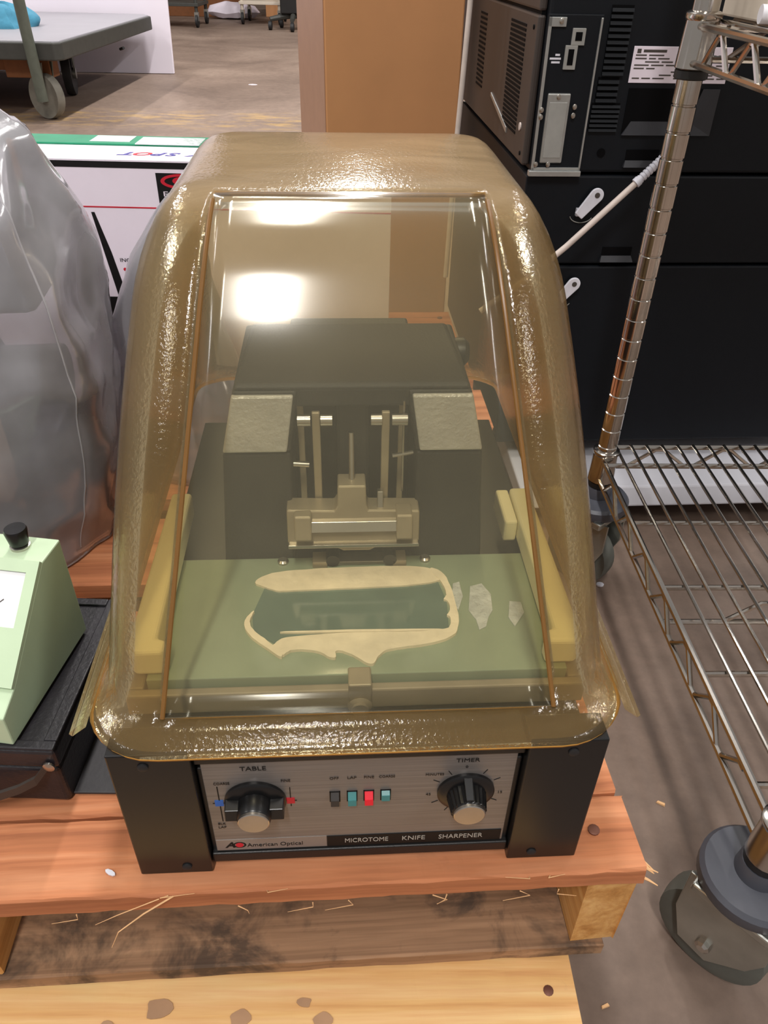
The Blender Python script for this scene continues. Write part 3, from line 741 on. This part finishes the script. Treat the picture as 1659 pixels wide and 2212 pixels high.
# ------------------------------------------------------------------ white carton and the green one behind it
WC = thing('carton', 'white printed carton with black stripe and red logo standing behind the bag', 'box', (-.62, .955, .2257), R(0))
MB().box(0, .62, 0, .078, 0, .336).build('carton_body', M['white_paper'], WC, bevel=.001)
def wp(x0, x1, z0, z1, mat, nm='print'):
    return MB().box(x0 + .62, x1 + .62, -.0004, .0002, z0 - .2257, z1 - .2257).build(nm, M[mat], WC)
wp(-.62, 0, .5535, .5605, 'print_black', 'black_stripe')
wp(-.62, 0, .5085, .5100, 'print_red', 'red_line')
lg = wp(-.277, -.215, .5150, .5490, 'print_black', 'logo_panel')
def swirl(cx, cz, rx, rz, wth):
    mb = MB(); n = 26; a0, a1 = R(60), R(330); P = []
    outer = [(cx + rx * math.cos(lerp(a0, a1, k / n)), cz + rz * math.sin(lerp(a0, a1, k / n))) for k in range(n + 1)]
    inner = [(cx + (rx - wth * 1.6) * math.cos(lerp(a1, a0, k / n)), cz + (rz - wth) * math.sin(lerp(a1, a0, k / n))) for k in range(n + 1)]
    return mb.prism(outer + inner, -.0009, -.0003, lambda u, v, t: (u + .62, t, v - .2257))
swirl(-.246, .5400, .026, .0085, .0028).build('logo_swirl', M['print_red'], lg)
MB().prism([(-.246 + .012 * math.cos(a), .5405 + .0048 * math.sin(a)) for a in [2 * pi * k / 20 for k in range(20)]], -.0009, -.0003, lambda u, v, t: (u + .62, t, v - .2257)).build('logo_eye', M['print_red'], lg)
text('E', .008, M['white_paper'], WC, (-.268 + .62, -.0008, .5255 - .2257), sx=1.7)
text('INC', .0065, M['print_black'], WC, (-.3375 + .62, -.0006, .4455 - .2257), align='LEFT', sx=1.2)
for z in (.434, .423):
    MB().cyl((-.333 + .62, -.0006, z - .2257), (-.333 + .62, .0002, z - .2257), .002, n=10).build('bullet', M['print_red'], WC)
# printed picture of an antenna and dark case
an = MB(); F = lambda u, v, t: (u + .62, t, v - .2257)
an.prism([(-.3615, .503), (-.3575, .503), (-.3460, .455), (-.3385, .412), (-.3475, .400), (-.3530, .44)], -.0004, .0002, F)
an.prism([(-.3475, .400), (-.340, .412), (-.320, .432), (-.305, .438), (-.300, .430), (-.322, .415), (-.335, .395)], -.0004, .0002, F)
an.prism([(-.39, .398), (-.345, .398), (-.335, .41), (-.30, .41), (-.30, .372), (-.39, .372)], -.0003, .0002, F)
an.build('printed_antenna', M['print_black'], WC)
wp(-.40, -.25, .366, .3705, 'green_line', 'green_line')
# upside-down lettering and tape on the top face
tp = .336
def top_text(s, x, mat, size=.022):
    return text(s, size, M[mat], WC, (x + .62, .036, tp + .0003), rot=(0, 0, pi), align='CENTER', sx=1.25, shear=.3, bold=.0006)
for s, x, mt in (('T', -.314, 'print_navy'), ('O', -.296, 'print_red'), ('P', -.277, 'print_navy'), ('S', -.260, 'print_navy'), ('Y', -.232, 'print_navy')):
    top_text(s, x, mt)
MB().box(.02, .60, .0, .002, tp, tp + .0004).build('edge_strip', M['white_paper'], WC)
GC = thing('carton', 'green carton edge with clear tape behind the white carton', 'box', (-.64, 1.0345, .2257), 0)
MB().box(0, .62, 0, .050, 0, .338).build('carton_body', M['green_card'], GC, bevel=.001)
M['clear_tape'] = pbr('clear_tape', (214, 226, 224), .12, var=.1, vs=60, bs=.6, bscale=90, bd=.002)
MB().box(.32, .40, -.0006, .04, .3375, .3388).build('tape_patch', M['clear_tape'], GC, bevel=.0003)
MB().box(.26, .31, .01, .045, .3375, .3386).build('tape_patch', M['clear_tape'], GC, bevel=.0003)
MB().box(.405, .435, -.012, .010, .3375, .3410).build('dark_tab', M['charcoal'], GC, bevel=.001)

# ------------------------------------------------------------------ tall cardboard box
CBX = thing('cardboard_box', 'tall brown cardboard box standing behind the cover beside the printer', 'box', (-.1185, 1.5, 0), R(15))
MB().box(0, .245, 0, .28, 0, .97).build('box_body', M['cardboard'], CBX, bevel=.003)
MB().box(-.0012, .0, .002, .278, .01, .96).build('side_panel', M['cardboard_side'], CBX)  # left face of the box in a darker, pinker brown

# ------------------------------------------------------------------ printer stack
PX, PY, PYAW = .181, 1.10, R(4.5)
def pthing(name, label, cat): return thing(name, label, cat, (PX, PY, 0), PYAW)
PR = pthing('printer', 'large dark office printer seen from behind, brown vented side panel', 'printer')
MB().box(0.004, .56, 0, .60, .527, .96).build('body', M['printer_navy'], PR, bevel=.004)
sp = MB().box(-.006, .0035, .012, .62, .533, .704).build('side_panel', M['printer_brown'], PR, bevel=.003)
sp2 = MB().box(-.006, .0035, .012, .62, .7075, .96).build('upper_side_panel', M['printer_brown'], PR, bevel=.003)
MB().box(-.0025, .003, .014, .618, .703, .7085).build('seam', M['printer_black'], PR)
def dupmesh(o, loc, parent, name=None):
    c = o.copy(); COL.objects.link(c); c.parent = parent; c.location = loc; return c
# side vents: rows of slots in two grids
slot = MB().box(-.0007, .0004, 0, .098, -.0016, .0016).mesh('slot'); slot.materials.append(M['printer_black'])
slot2 = MB().box(-.0007, .0004, 0, .06, -.0016, .0016).mesh('slot'); slot2.materials.append(M['printer_black'])
for k in range(24):
    o = link('vent_slot', slot, sp); o.location = (-.006, .072, .562 + k * .0055)
for k in range(16):
    o = link('vent_slot', slot2, sp); o.location = (-.006, .36, .58 + k * .0068)
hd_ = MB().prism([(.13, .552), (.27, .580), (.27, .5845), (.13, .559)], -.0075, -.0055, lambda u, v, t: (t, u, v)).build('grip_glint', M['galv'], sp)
MB().cyl((-.0075, .045, .575), (-.0055, .045, .575), .005, n=12).build('screw', M['cable_white'], sp)
for z in (.545, .69): MB().cyl((-.0072, .03, z), (-.0055, .03, z), .0028, n=10).build('screw', M['printer_black'], sp)
# rear electronics bracket
BR = MB().box(.004, .086, -.0035, .004, .531, .706).build('rear_bracket', M['printer_navy'], PR, bevel=.001)
fr = MB()
fr.box(.004, .0085, -.006, -.003, .531, .703).box(.0815, .0845, -.006, -.003, .531, .703).box(.004, .0845, -.006, -.003, .531, .5345)
fr.box(.004, .03, -.006, -.003, .693, .703)
fr.build('bracket_frame', M['galv'], BR, bevel=.0006)
MB().box(.016, .052, -.0065, -.003, .540, .622).build('cover_plate', M['galv'], BR, bevel=.002)
MB().box(.02, .048, -.0072, -.006, .5465, .612).build('cover_emboss', M['port_grey'], BR, bevel=.0015)
for (x0, x1, z0, z1) in ((.0335, .052, .648, .674), (.041, .061, .674, .692)):
    f = MB().box(x0, x1, -.0060, -.003, z0, z1).build('port', M['port_grey'], BR, bevel=.0006)
    MB().box(x0 + .005, x1 - .005, -.0066, -.004, z0 + .005, z1 - .004).build('port_hole', M['printer_black'], f)
for (x, z) in ((.022, .699), (.010, .5385), (.03, .5385), (.033, .618), (.06, .607), (.0595, .597), (.0085, .603), (.0085, .595)):
    MB().lathe([(.0034, 0), (.0034, .0015), (.002, .0022)], 12, Matrix.Translation((x, -.006, z)) @ Matrix.Rotation(pi / 2, 4, 'X')).build('screw', M['steel'], BR, True)
for x0, x1, z in ((.020, .027, .6625), (.012, .029, .6585), (.015, .028, .6545)):
    MB().box(x0, x1, -.0038, -.0034, z, z + .0022).build('port_print', M['clip_white'], BR)
MB().box(.0, .070, -.010, .0, .524, .531).build('bracket_foot', M['galv'], PR, bevel=.001)
BR.scale = (.82, 1, 1)
# rear vent grille: plate + proud slats
def grille(x0, x1, z0, z1, nsl):
    g = MB().box(x0, x1, -.0006, .001, z0, z1).build('vent_backing', M['printer_black'], PR)
    hgt = (z1 - z0) / nsl
    s = MB().hexa([(x0, -.004, 0), (x1, -.004, 0), (x1, -.0004, 0), (x0, -.0004, 0), (x0, -.0025, hgt * .55), (x1, -.0025, hgt * .55), (x1, -.0004, hgt * .55), (x0, -.0004, hgt * .55)]).mesh('slat'); s.materials.append(M['printer_navy'])
    for k in range(nsl): o = link('slat', s, g); o.location = (0, 0, z0 + k * hgt)
grille(.079, .106, .642, .716, 11); grille(.076, .103, .612, .640, 4); grille(.073, .110, .578, .611, 6)
# rating label
LB = MB().box(.115, .241, -.0012, .0, .634, .674).build('rating_label', M['white_paper'], PR, bevel=.0004)
MB().box(.1195, .1245, -.0014, -.001, .6665, .6712).build('print_line', M['print_dark'], LB)
MB().box(.1275, .157, -.0014, -.001, .6675, .6705).build('print_line', M['print_dark'], LB)
rnd = random.Random(3)
for r_ in range(8):
    x = .1185
    while x < .233:
        l = rnd.uniform(.006, .02)
        if rnd.random() < .72: MB().box(x, min(x + l, .238), -.0014, -.001, .6385 + r_ * .0036, .6400 + r_ * .0036).build('print_line', M['print_dark'], LB)
        x += l + .003
# hand recess
rc = MB()
rc.box(.118, .236, -.0008, .002, .574, .628)
rc.build('hand_recess', M['printer_black'], PR)
MB().hexa([(.118, -.004, .574), (.236, -.004, .574), (.236, 0, .574), (.118, 0, .574), (.128, -.001, .590), (.205, -.001, .590), (.205, 0, .590), (.128, 0, .590)]).build('recess_sill', M['sill'], PR)
MB().hexa([(.205, -.001, .590), (.236, -.004, .574), (.236, 0, .574), (.205, 0, .590), (.215, -.001, .628), (.236, -.004, .628), (.236, 0, .628), (.215, 0, .628)]).build('recess_side', M['sill'], PR)
MB().box(.130, .175, -.0008, .002, .543, .556).build('lower_slot', M['printer_black'], PR)
MB().hexa([(.128, -.006, .535), (.178, -.006, .535), (.178, 0, .535), (.128, 0, .535), (.130, -.002, .543), (.175, -.002, .543), (.175, 0, .543), (.130, 0, .543)]).build('slot_sill', M['sill'], PR)
MB().cyl((.096, -.0012, .552), (.096, .001, .552), .0055, n=16).build('screw_hole', M['printer_black'], PR)
TU = pthing('paper_feeder', 'dark navy paper feeder unit directly under the printer body', 'paper feeder')
MB().box(0, .56, .0, .60, .404, .5235).build('body', M['printer_navy'], TU, bevel=.003)
MB().box(.122, .165, -.0008, .002, .416, .428).build('slot', M['printer_black'], TU)
MB().hexa([(.12, -.006, .408), (.168, -.006, .408), (.168, 0, .408), (.12, 0, .408), (.122, -.002, .416), (.165, -.002, .416), (.165, 0, .416), (.122, 0, .416)]).build('slot_sill', M['sill'], TU)
FC = pthing('paper_cabinet', 'tall dark navy cabinet at the bottom of the printer stack', 'cabinet')
MB().box(0, .56, .0, .60, .105, .4005).build('body', M['printer_navy'], FC, bevel=.003)
BS = pthing('printer_stand', 'pale grey base plate with dark feet under the printer stack', 'stand')
MB().hexa([(.03, -.10, .040), (.60, -.10, .040), (.60, .62, .040), (.03, .62, .040), (.03, -.085, .070), (.60, -.085, .070), (.60, .62, .1035), (.03, .62, .1035)]).build('base_plate', M['base_white'], BS, bevel=.003)
for x in (.07, .54):
    MB().lathe([(.03, .0), (.03, .04)], 24, Matrix.Translation((x, -.03, 0))).build('foot', M['bumper'], BS, True)
for x in (.02, .54): MB().lathe([(.03, .0), (.03, .04)], 20, Matrix.Translation((x, .55, 0))).build('foot', M['bumper'], BS, True)
# clips and cable on the back
def clip(label, x, z):
    t = thing('cable_clip', label, 'clip', (PX + x * math.cos(PYAW), PY + x * math.sin(PYAW) - .001, z), PYAW, 'white clips on the printer back')
    n = 14; pts = []
    ang = R(52); d = Vector((math.cos(ang), math.sin(ang))); e = Vector((-d.y, d.x))
    for k in range(n + 1):
        a = lerp(-pi / 2, pi / 2, k / n); pts.append(d * (.030 + .010 * math.cos(a)) + e * .0095 * math.sin(a))
    pts += [e * .0065 - d * .004, -e * .0065 - d * .004]
    MB().prism([(p.x, p.y) for p in pts], -.009, -.005, lambda u, v, q: (u, q, v)).build('tab', M['clip_white'], t, bevel=.001)
    c = d * .031
    MB().cyl((c.x, -.0095, c.y), (c.x, -.0085, c.y), .0036, n=14).build('eyelet', M['print_dark'], t)
    MB().box(-.005, .005, -.006, .0002, -.004, .006).build('stem', M['clip_white'], t)
    MB().tube([(.004 + .016 * math.cos(a), -.0005, -.004 + .010 * math.sin(a)) for a in [R(190 + 15 * k) for k in range(11)]], .0006, 6).build('rim_mark', M['port_grey'], t)
clip('white plastic clip on the paper feeder above the slack cable', .079, .476)
clip('white plastic clip on the tall cabinet below the feeder seam', .068, .353)
CBL = thing('network_cable', 'pale cable with ribbed strain relief running up behind the rack post', 'cable', (0, 0, 0))
MB().tube([(.13, 1.05, .352), (.19, 1.055, .398), (.24, 1.060, .443), (.28, 1.066, .483), (.321, 1.073, .5235)], .0042, 10).build('cord', M['cable_white'], CBL, True)
pr_ = [(.0064, 0), (.0064, .006)]
for k in range(8): pr_ += [(.0056, .006 + k * .005), (.0056, .009 + k * .005), (.0046, .0092 + k * .005), (.0046, .0108 + k * .005)]
a, b = Vector((.320, 1.0728, .5225)), Vector((.3510, 1.0795, .553))
MB().lathe(pr_, 12, Matrix.Translation(a) @ (b - a).to_track_quat('Z', 'Y').to_matrix().to_4x4()).build('strain_relief', M['clip_white'], CBL, True)
MB().cyl(tuple(b), (.3775, 1.1130, .5800), .0055, n=12).build('plug', M['clip_white'], CBL, True)
tag(MB().tube([(.0985, 1.335, .30), (.1015, 1.333, .52), (.107, 1.33, .70), (.111, 1.328, .96)], .0042, 10).build('white_rod', M['cable_white'], None, True), 'thin pale rod standing upright between cardboard box and printer side', 'rod')

# ------------------------------------------------------------------ wire rack
RK = thing('wire_rack', 'chrome wire shelving rack with ringed posts on casters', 'rack', (.2975, .885, 0), R(2.1))
RW, RD = .90, .545
def post(x, y, z0, z1):
    pr = []; z = z0; r = .0127
    while z < z1:
        pr += [(r - .0011, z), (r - .0011, z + .0012), (r, z + .002), (r, z + .0244)]; z += .0254
    return MB().lathe(pr, 20, Matrix.Translation((x, y, 0))).build('post', M['chrome'], RK, True)
for (x, y) in ((0, 0), (0, -RD), (RW, 0), (RW, -RD)): post(x, y, .16, 1.12)
def shelf(zt_, nm):
    zb = zt_ - .031; wr = .0028
    fr = MB()
    x0, x1, y0, y1 = -.006, RW + .006, -RD - .006, .022
    for z in (zt_, zb):
        fr.tube([(x0, y0 + .02, z), (x0, y1 - .03, z)], .0034, 8); fr.tube([(x1, y0 + .02, z), (x1, y1 - .03, z)], .0034, 8)
        fr.tube([(x0 + .02, y1, z), (x1 - .02, y1, z)], .0034, 8); fr.tube([(x0 + .02, y0, z), (x1 - .02, y0, z)], .0034, 8)
    f = fr.build('shelf_frame', M['chrome'], RK, True)
    for (x, y) in ((0, 0), (0, -RD), (RW, 0), (RW, -RD)):
        MB().lathe([(.0155, -.038), (.0178, -.036), (.0160, .004), (.0175, .006), (.0175, .010), (.0140, .012)], 20, Matrix.Translation((x, y, zt_))).build('corner_collar', M['chrome'], f, True)
        MB().lathe([(.0150, -.046), (.0165, -.045), (.0165, -.038)], 20, Matrix.Translation((x, y, zt_))).build('collar_sleeve', M['black'], f, True)
    def zig(p0, p1, pitch, nm='truss_wire'):
        p0, p1 = Vector(p0), Vector(p1); L = (p1 - p0).length; n_ = int(L / pitch); path = []
        for k in range(n_):
            for t, z in ((.0, zb), (.12, zb), (.5, zt_ - .004), (.62, zt_ - .004)):
                q = p0.lerp(p1, (k + t) / n_); path.append((q.x, q.y, z))
        return MB().tube(path, .0026, 7).build(nm, M['chrome'], f, True)
    zig((x0, -.03, 0), (x0, -RD + .03, 0), .062); zig((x1, -.03, 0), (x1, -RD + .03, 0), .062)
    zig((.03, y1, 0), (RW - .03, y1, 0), .085); zig((.03, y0, 0), (RW - .03, y0, 0), .085)
    zig((.05, -.285, 0), (RW - .03, -.285, 0), .085)
    me = MB().tube([(0, y0, 0), (0, y1, 0)], .0021, 8).mesh('deck_wire', True); me.materials.append(M['chrome'])
    nx = 41
    for k in range(nx):
        o = link('deck_wire', me, f); o.location = (.0185 + k * .0216, 0, zt_ + .0035)
    mc = MB().tube([(x0, 0, 0), (x1, 0, 0)], .0030, 8).mesh('cross_wire', True); mc.materials.append(M['chrome'])
    for y in (-.022, -.148, -.263, -.385, -.505):
        o = link('cross_wire', mc, f); o.location = (0, y, zt_ - .0015)
    o = link('cross_wire', mc, f); o.location = (0, -.285, zb)
    return f
shelf(.2185, 'low'); shelf(.712, 'high')
def caster(x, y, rz):
    c = MB().lathe([(.010, .136), (.042, .136), (.045, .141), (.045, .151), (.0415, .155), (.019, .157), (.018, .168), (.0165, .172), (.013, .1725)], 40, Matrix.Translation((x, y, 0))).build('bumper', M['bumper'], RK, True)
    Mt = Matrix.Translation((x, y, 0)) @ Matrix.Rotation(rz, 4, 'Z')
    def tr(mb):
        mb.v = [tuple(Mt @ Vector(p)) for p in mb.v]; return mb
    tr(MB().box(-.036, .036, -.034, .034, .126, .136)).build('swivel_plate', M['zinc'], c, bevel=.002)
    for s in (-1, 1):
        pl = [(-.040, .130), (.040, .130), (.040, .075), (.028, .036), (.0, .030), (-.030, .060), (-.040, .085)]
        tr(MB().prism(pl, s * .022 - .0015, s * .022 + .0015, lambda u, v, t: (t, u, v))).build('fork_plate', M['zinc'], c, bevel=.0008)
        tr(MB().lathe([(.007, 0), (.007, .004), (.004, .006)], 8, Matrix.Translation((s * .0235, .006, .052)) @ Matrix.Rotation(s * pi / 2, 4, 'Y'))).build('axle_bolt', M['steel'], c)
    tr(MB().lathe([(.038, -.016), (.049, -.013), (.0505, 0), (.049, .013), (.038, .016)], 32, Matrix.Translation((0, .006, .0508)) @ Matrix.Rotation(pi / 2, 4, 'Y'))).build('wheel', M['caster_rubber'], c, True)
for (x, y) in ((0, 0), (0, -RD), (RW, 0), (RW, -RD)): caster(x, y, R(42))
# things on the upper shelf
def rk(x, y, z=0):
    c, s = math.cos(R(2.1)), math.sin(R(2.1)); return (.2975 + x * c - y * s, .885 + x * s + y * c, z)
MBX = thing('metal_box', 'beige metal box with screw on the upper wire shelf', 'box', rk(.032, -.06, .7182), R(2.1))
MB().box(0, .22, 0, .10, 0, .20).build('box_body', M['beige_metal'], MBX, bevel=.002)
MB().lathe([(.005, 0), (.005, .002), (.003, .0035)], 14, Matrix.Translation((.021, 0, .0245)) @ Matrix.Rotation(pi / 2, 4, 'X')).build('screw', M['steel'], MBX, True)
MB().lathe([(.0025, 0), (.0025, .001), (.001, .0015)], 10, Matrix.Translation((.02, 0, .008)) @ Matrix.Rotation(pi / 2, 4, 'X')).build('rivet', M['print_grey'], MBX, True)
tg = tag(MB().cyl(rk(.020, -.078, .7262), rk(.24, -.105, .7262), .0075, n=20).build('plastic_tube', M['white_tube'], None, True), 'glossy white tube lying on the upper wire shelf before the beige box', 'tube')

# ------------------------------------------------------------------ small chips on the floor
def chip(label, x, y, s, mat, rz, grp=None):
    t = MB().hexa([(-s, -s * .35, 0), (s, -s * .4, 0), (s * .9, s * .4, 0), (-s * .8, s * .3, 0), (-s * .9, -s * .3, .0015), (s * .9, -s * .3, .002), (s * .8, s * .3, .0018), (-s * .7, s * .25, .0014)]).build('wood_chip', M[mat], None)
    t.location = (x, y, .0002); t.rotation_euler = (0, 0, rz); tag(t, label, 'wood chip', grp)
chip('pale wood chip on the floor beside the pallet nail', .318, .503, .005, 'splinter', R(-30))
chip('pale wood chip on the floor near the lower pallet corner', .2105, .296, .004, 'splinter', R(20))
t = MB().prism([(.006 * math.cos(a), .005 * math.sin(a)) for a in [2 * pi * k / 8 for k in range(8)]], 0, .003).build('foam_crumb', M['clip_white'], None, bevel=.0008)
t.location = (.327, .868, .0002); tag(t, 'white foamy crumb on the floor between cover and rack', 'crumb')
t = MB().prism([(.03 * math.cos(a), .02 * math.sin(a)) for a in [2 * pi * k / 7 for k in range(7)]], 0, .002).build('paper_scrap', M['white_paper'], None)
t.location = (-.935, 5.76, .0002); tag(t, 'white scrap of paper on the open aisle floor', 'paper')
t = MB().prism([(.0045 * math.cos(a), .0018 * math.sin(a)) for a in [2 * pi * k / 8 for k in range(8)]], 0, .0012).build('white_flake', M['clip_white'], None)
t.location = (-.1915, .2885, .2262); t.rotation_euler = (0, 0, R(-25)); tag(t, 'tiny white flake on the pallet board before the sharpener', 'flake')

# ------------------------------------------------------------------ platform cart, cloth, white board
CT = thing('platform_cart', 'dark platform cart with grey top in the background aisle', 'cart', (-1.64, 4.33, 0), R(0))
dk = MB().prism([(-1.6, 0), (-.03, 0), (0, .03), (0, 1.70), (-.05, 1.78), (-1.6, 1.78)], .33, .358).build('deck_top', M['cart_top'], CT, bevel=.006)
MB().prism([(-1.61, -.012), (-.02, -.012), (.012, .025), (.012, 1.71), (-.045, 1.793), (-1.61, 1.793)], .275, .3515).build('deck_rim', M['cart_rim'], CT, bevel=.006)
MB().box(-1.5, -.28, .12, 1.6, .215, .275).build('under_frame', M['cart_rust'], CT, bevel=.004)
MB().box(-.33, -.10, .10, .22, .185, .275).build('axle_beam', M['cart_rust'], CT, bevel=.004)
MB().tube([(-.118, -.03, .10), (-.125, -.035, .40), (-.135, -.04, 1.0)], .027, 12).build('handle_post', M['cart_green'], CT, True)
MB().cyl((.01, .95, .235), (.04, .92, .245), .008, n=8).build('latch', M['black'], CT, True)
def cwheel(x, y, r, rz, mat):
    Mt = Matrix.Translation((x, y, r)) @ Matrix.Rotation(rz, 4, 'Z') @ Matrix.Rotation(pi / 2, 4, 'Y')
    wv = MB().lathe([(r * .72, -.022), (r * .97, -.024), (r, -.012), (r, .012), (r * .97, .024), (r * .72, .022)], 32, Mt).build('wheel', M[mat], CT, True)
    MB().lathe([(r * .70, -.016), (r * .72, .016)], 28, Mt).build('wheel_disc', M['cart_green'], wv, True)
    MB().lathe([(r * .25, -.04), (r * .25, .04)], 16, Mt).build('wheel_hub', M['zinc'], wv, True)
    for s in (-1, 1):
        p = [Mt @ Vector((0, .02, s * .034)), Mt @ Vector((0, -.02, s * .034)), Mt @ Vector((-(.26 - r), -.05, s * .034)), Mt @ Vector((-(.26 - r), .05, s * .034))]
        d = (Mt.to_3x3() @ Vector((0, 0, 1))) * .003
        MB().hexa([q - d for q in p] + [q + d for q in p]).build('fork_plate', M['cart_green'], wv)
cwheel(-.145, .10, .105, R(62), 'wheel_grey')
cwheel(-.29, .86, .115, R(12), 'black_rubber')
cwheel(-1.3, .12, .105, 0, 'wheel_grey')
# blue cloth lump
mb = MB(); n1, n2 = 14, 28; vs = []; fs = []
for i in range(n1 + 1):
    for j in range(n2):
        a = 2 * pi * j / n2; t = i / n1; r_ = math.cos(t * pi / 2) ** .6 if i < n1 else .0
        nz_ = noise.noise(Vector((math.cos(a) * 1.7, math.sin(a) * 1.7, t * 2)))
        vs.append((.30 * r_ * math.cos(a) * (1 + .25 * nz_), .26 * r_ * math.sin(a) * (1 + .25 * nz_), .12 * math.sin(t * pi / 2) ** 1.2 * (1 + .35 * nz_)))
for i in range(n1):
    for j in range(n2): fs.append((i * n2 + j, i * n2 + (j + 1) % n2, (i + 1) * n2 + (j + 1) % n2, (i + 1) * n2 + j))
fs.append(tuple(range(n2 - 1, -1, -1)))
cl = mb.add(vs, fs).build('cloth', M['cloth_blue'], None, True); cl.location = (-2.24, 5.05, .3585); cl.scale = (.85, .8, .85); tag(cl, 'crumpled blue cloth lying on the platform cart', 'cloth')
WBd = tag(MB().hexa([(-4.2, 6.05, .002), (-1.553, 6.17, .002), (-1.553, 6.20, .002), (-4.2, 6.08, .002), (-4.2, 6.30, 1.9), (-1.553, 6.42, 1.9), (-1.553, 6.45, 1.9), (-4.2, 6.33, 1.9)]).build('white_board', M['white_board'], None, bevel=.003), 'large white board leaning upright behind the platform cart', 'board')

# ------------------------------------------------------------------ far end of the aisle
def rollcart(label, x, y, wx, dy, h, mat, grp):
    t = thing('rolling_cart', label, 'cart', (x, y, 0), 0, grp)
    for (a, b) in ((0, 0), (wx, 0), (0, dy), (wx, dy)):
        MB().tube([(a, b, .13), (a, b, h)], .018, 8).build('leg', M[mat], t, True)
        c = MB().lathe([(.05, -.015), (.06, -.012), (.06, .012), (.05, .015)], 20, Matrix.Translation((a, b, .0602)) @ Matrix.Rotation(pi / 2, 4, 'Y')).build('caster', M['black_rubber'], t, True)
        MB().box(a - .022, a + .022, b - .02, b + .02, .06, .14).build('caster_fork', M['zinc'], c)
    for z in (.19, h - .05):
        MB().box(-.03, wx + .03, -.03, dy + .03, z, z + .03).build('shelf', M[mat], t, bevel=.003)
    return t
rollcart('grey rolling cart at the far end of the aisle', -1.73, 10.3, .42, .5, .8, 'beige_metal', 'far carts')
rollcart('dark rolling cart partly hidden by the white board', -2.75, 9.75, .62, .5, .8, 'cart_rim', 'far carts')
bx = tag(MB().box(-1.62, -.9, 11.4, 11.9, .001, .6).build('cardboard_box', M['cardboard'], None, bevel=.004), 'low brown carton far behind the rolling carts', 'box', None)
bx = tag(MB().box(-2.9, -1.85, 11.2, 11.8, .001, .7).build('cardboard_box', M['cart_rust'], None, bevel=.004), 'reddish brown carton far behind the dark cart', 'box', None)
bd = MB(); vs = []
n2 = 40
bl = MB().lathe([(.02, 0), (.16, .02), (.2, .07), (.17, .13), (.06, .17)], 24, Matrix.Diagonal((1.6, .8, 1, 1)))
bl.v = [(x - .0 + .03 * noise.noise(Vector((x * 9, y * 9, z * 9))), y, z + .02 * noise.noise(Vector((x * 11, y * 7, z * 9 + 4)))) for x, y, z in bl.v]
o = bl.build('plastic_bundle', M['white_paper'], None, True); o.location = (-1.95, 11.0, .001); tag(o, 'crumpled white wrap bundle under the far grey cart', 'bundle')
CHB = thing('chair_base', 'dark pedestal with spread legs and casters at the aisle end', 'chair', (-1.12, 9.6, 0), 0)
MB().box(-.10, .16, .05, .3, .15, .75).build('pedestal', M['black'], CHB, bevel=.01)
for a in (200, 272, 344, 56, 128):
    dx, dy = .26 * math.cos(R(a)), .26 * math.sin(R(a))
    lg = MB().tube([(.03, .15, .14), (.03 + dx, .15 + dy, .10)], [.035, .022], 8).build('leg', M['cart_rim'], CHB, True)
    MB().lathe([(.03, -.02), (.042, -.016), (.042, .016), (.03, .02)], 16, Matrix.Translation((.03 + dx, .15 + dy, .0425)) @ Matrix.Rotation(pi / 2, 4, 'Y')).build('caster', M['black_rubber'], lg, True)
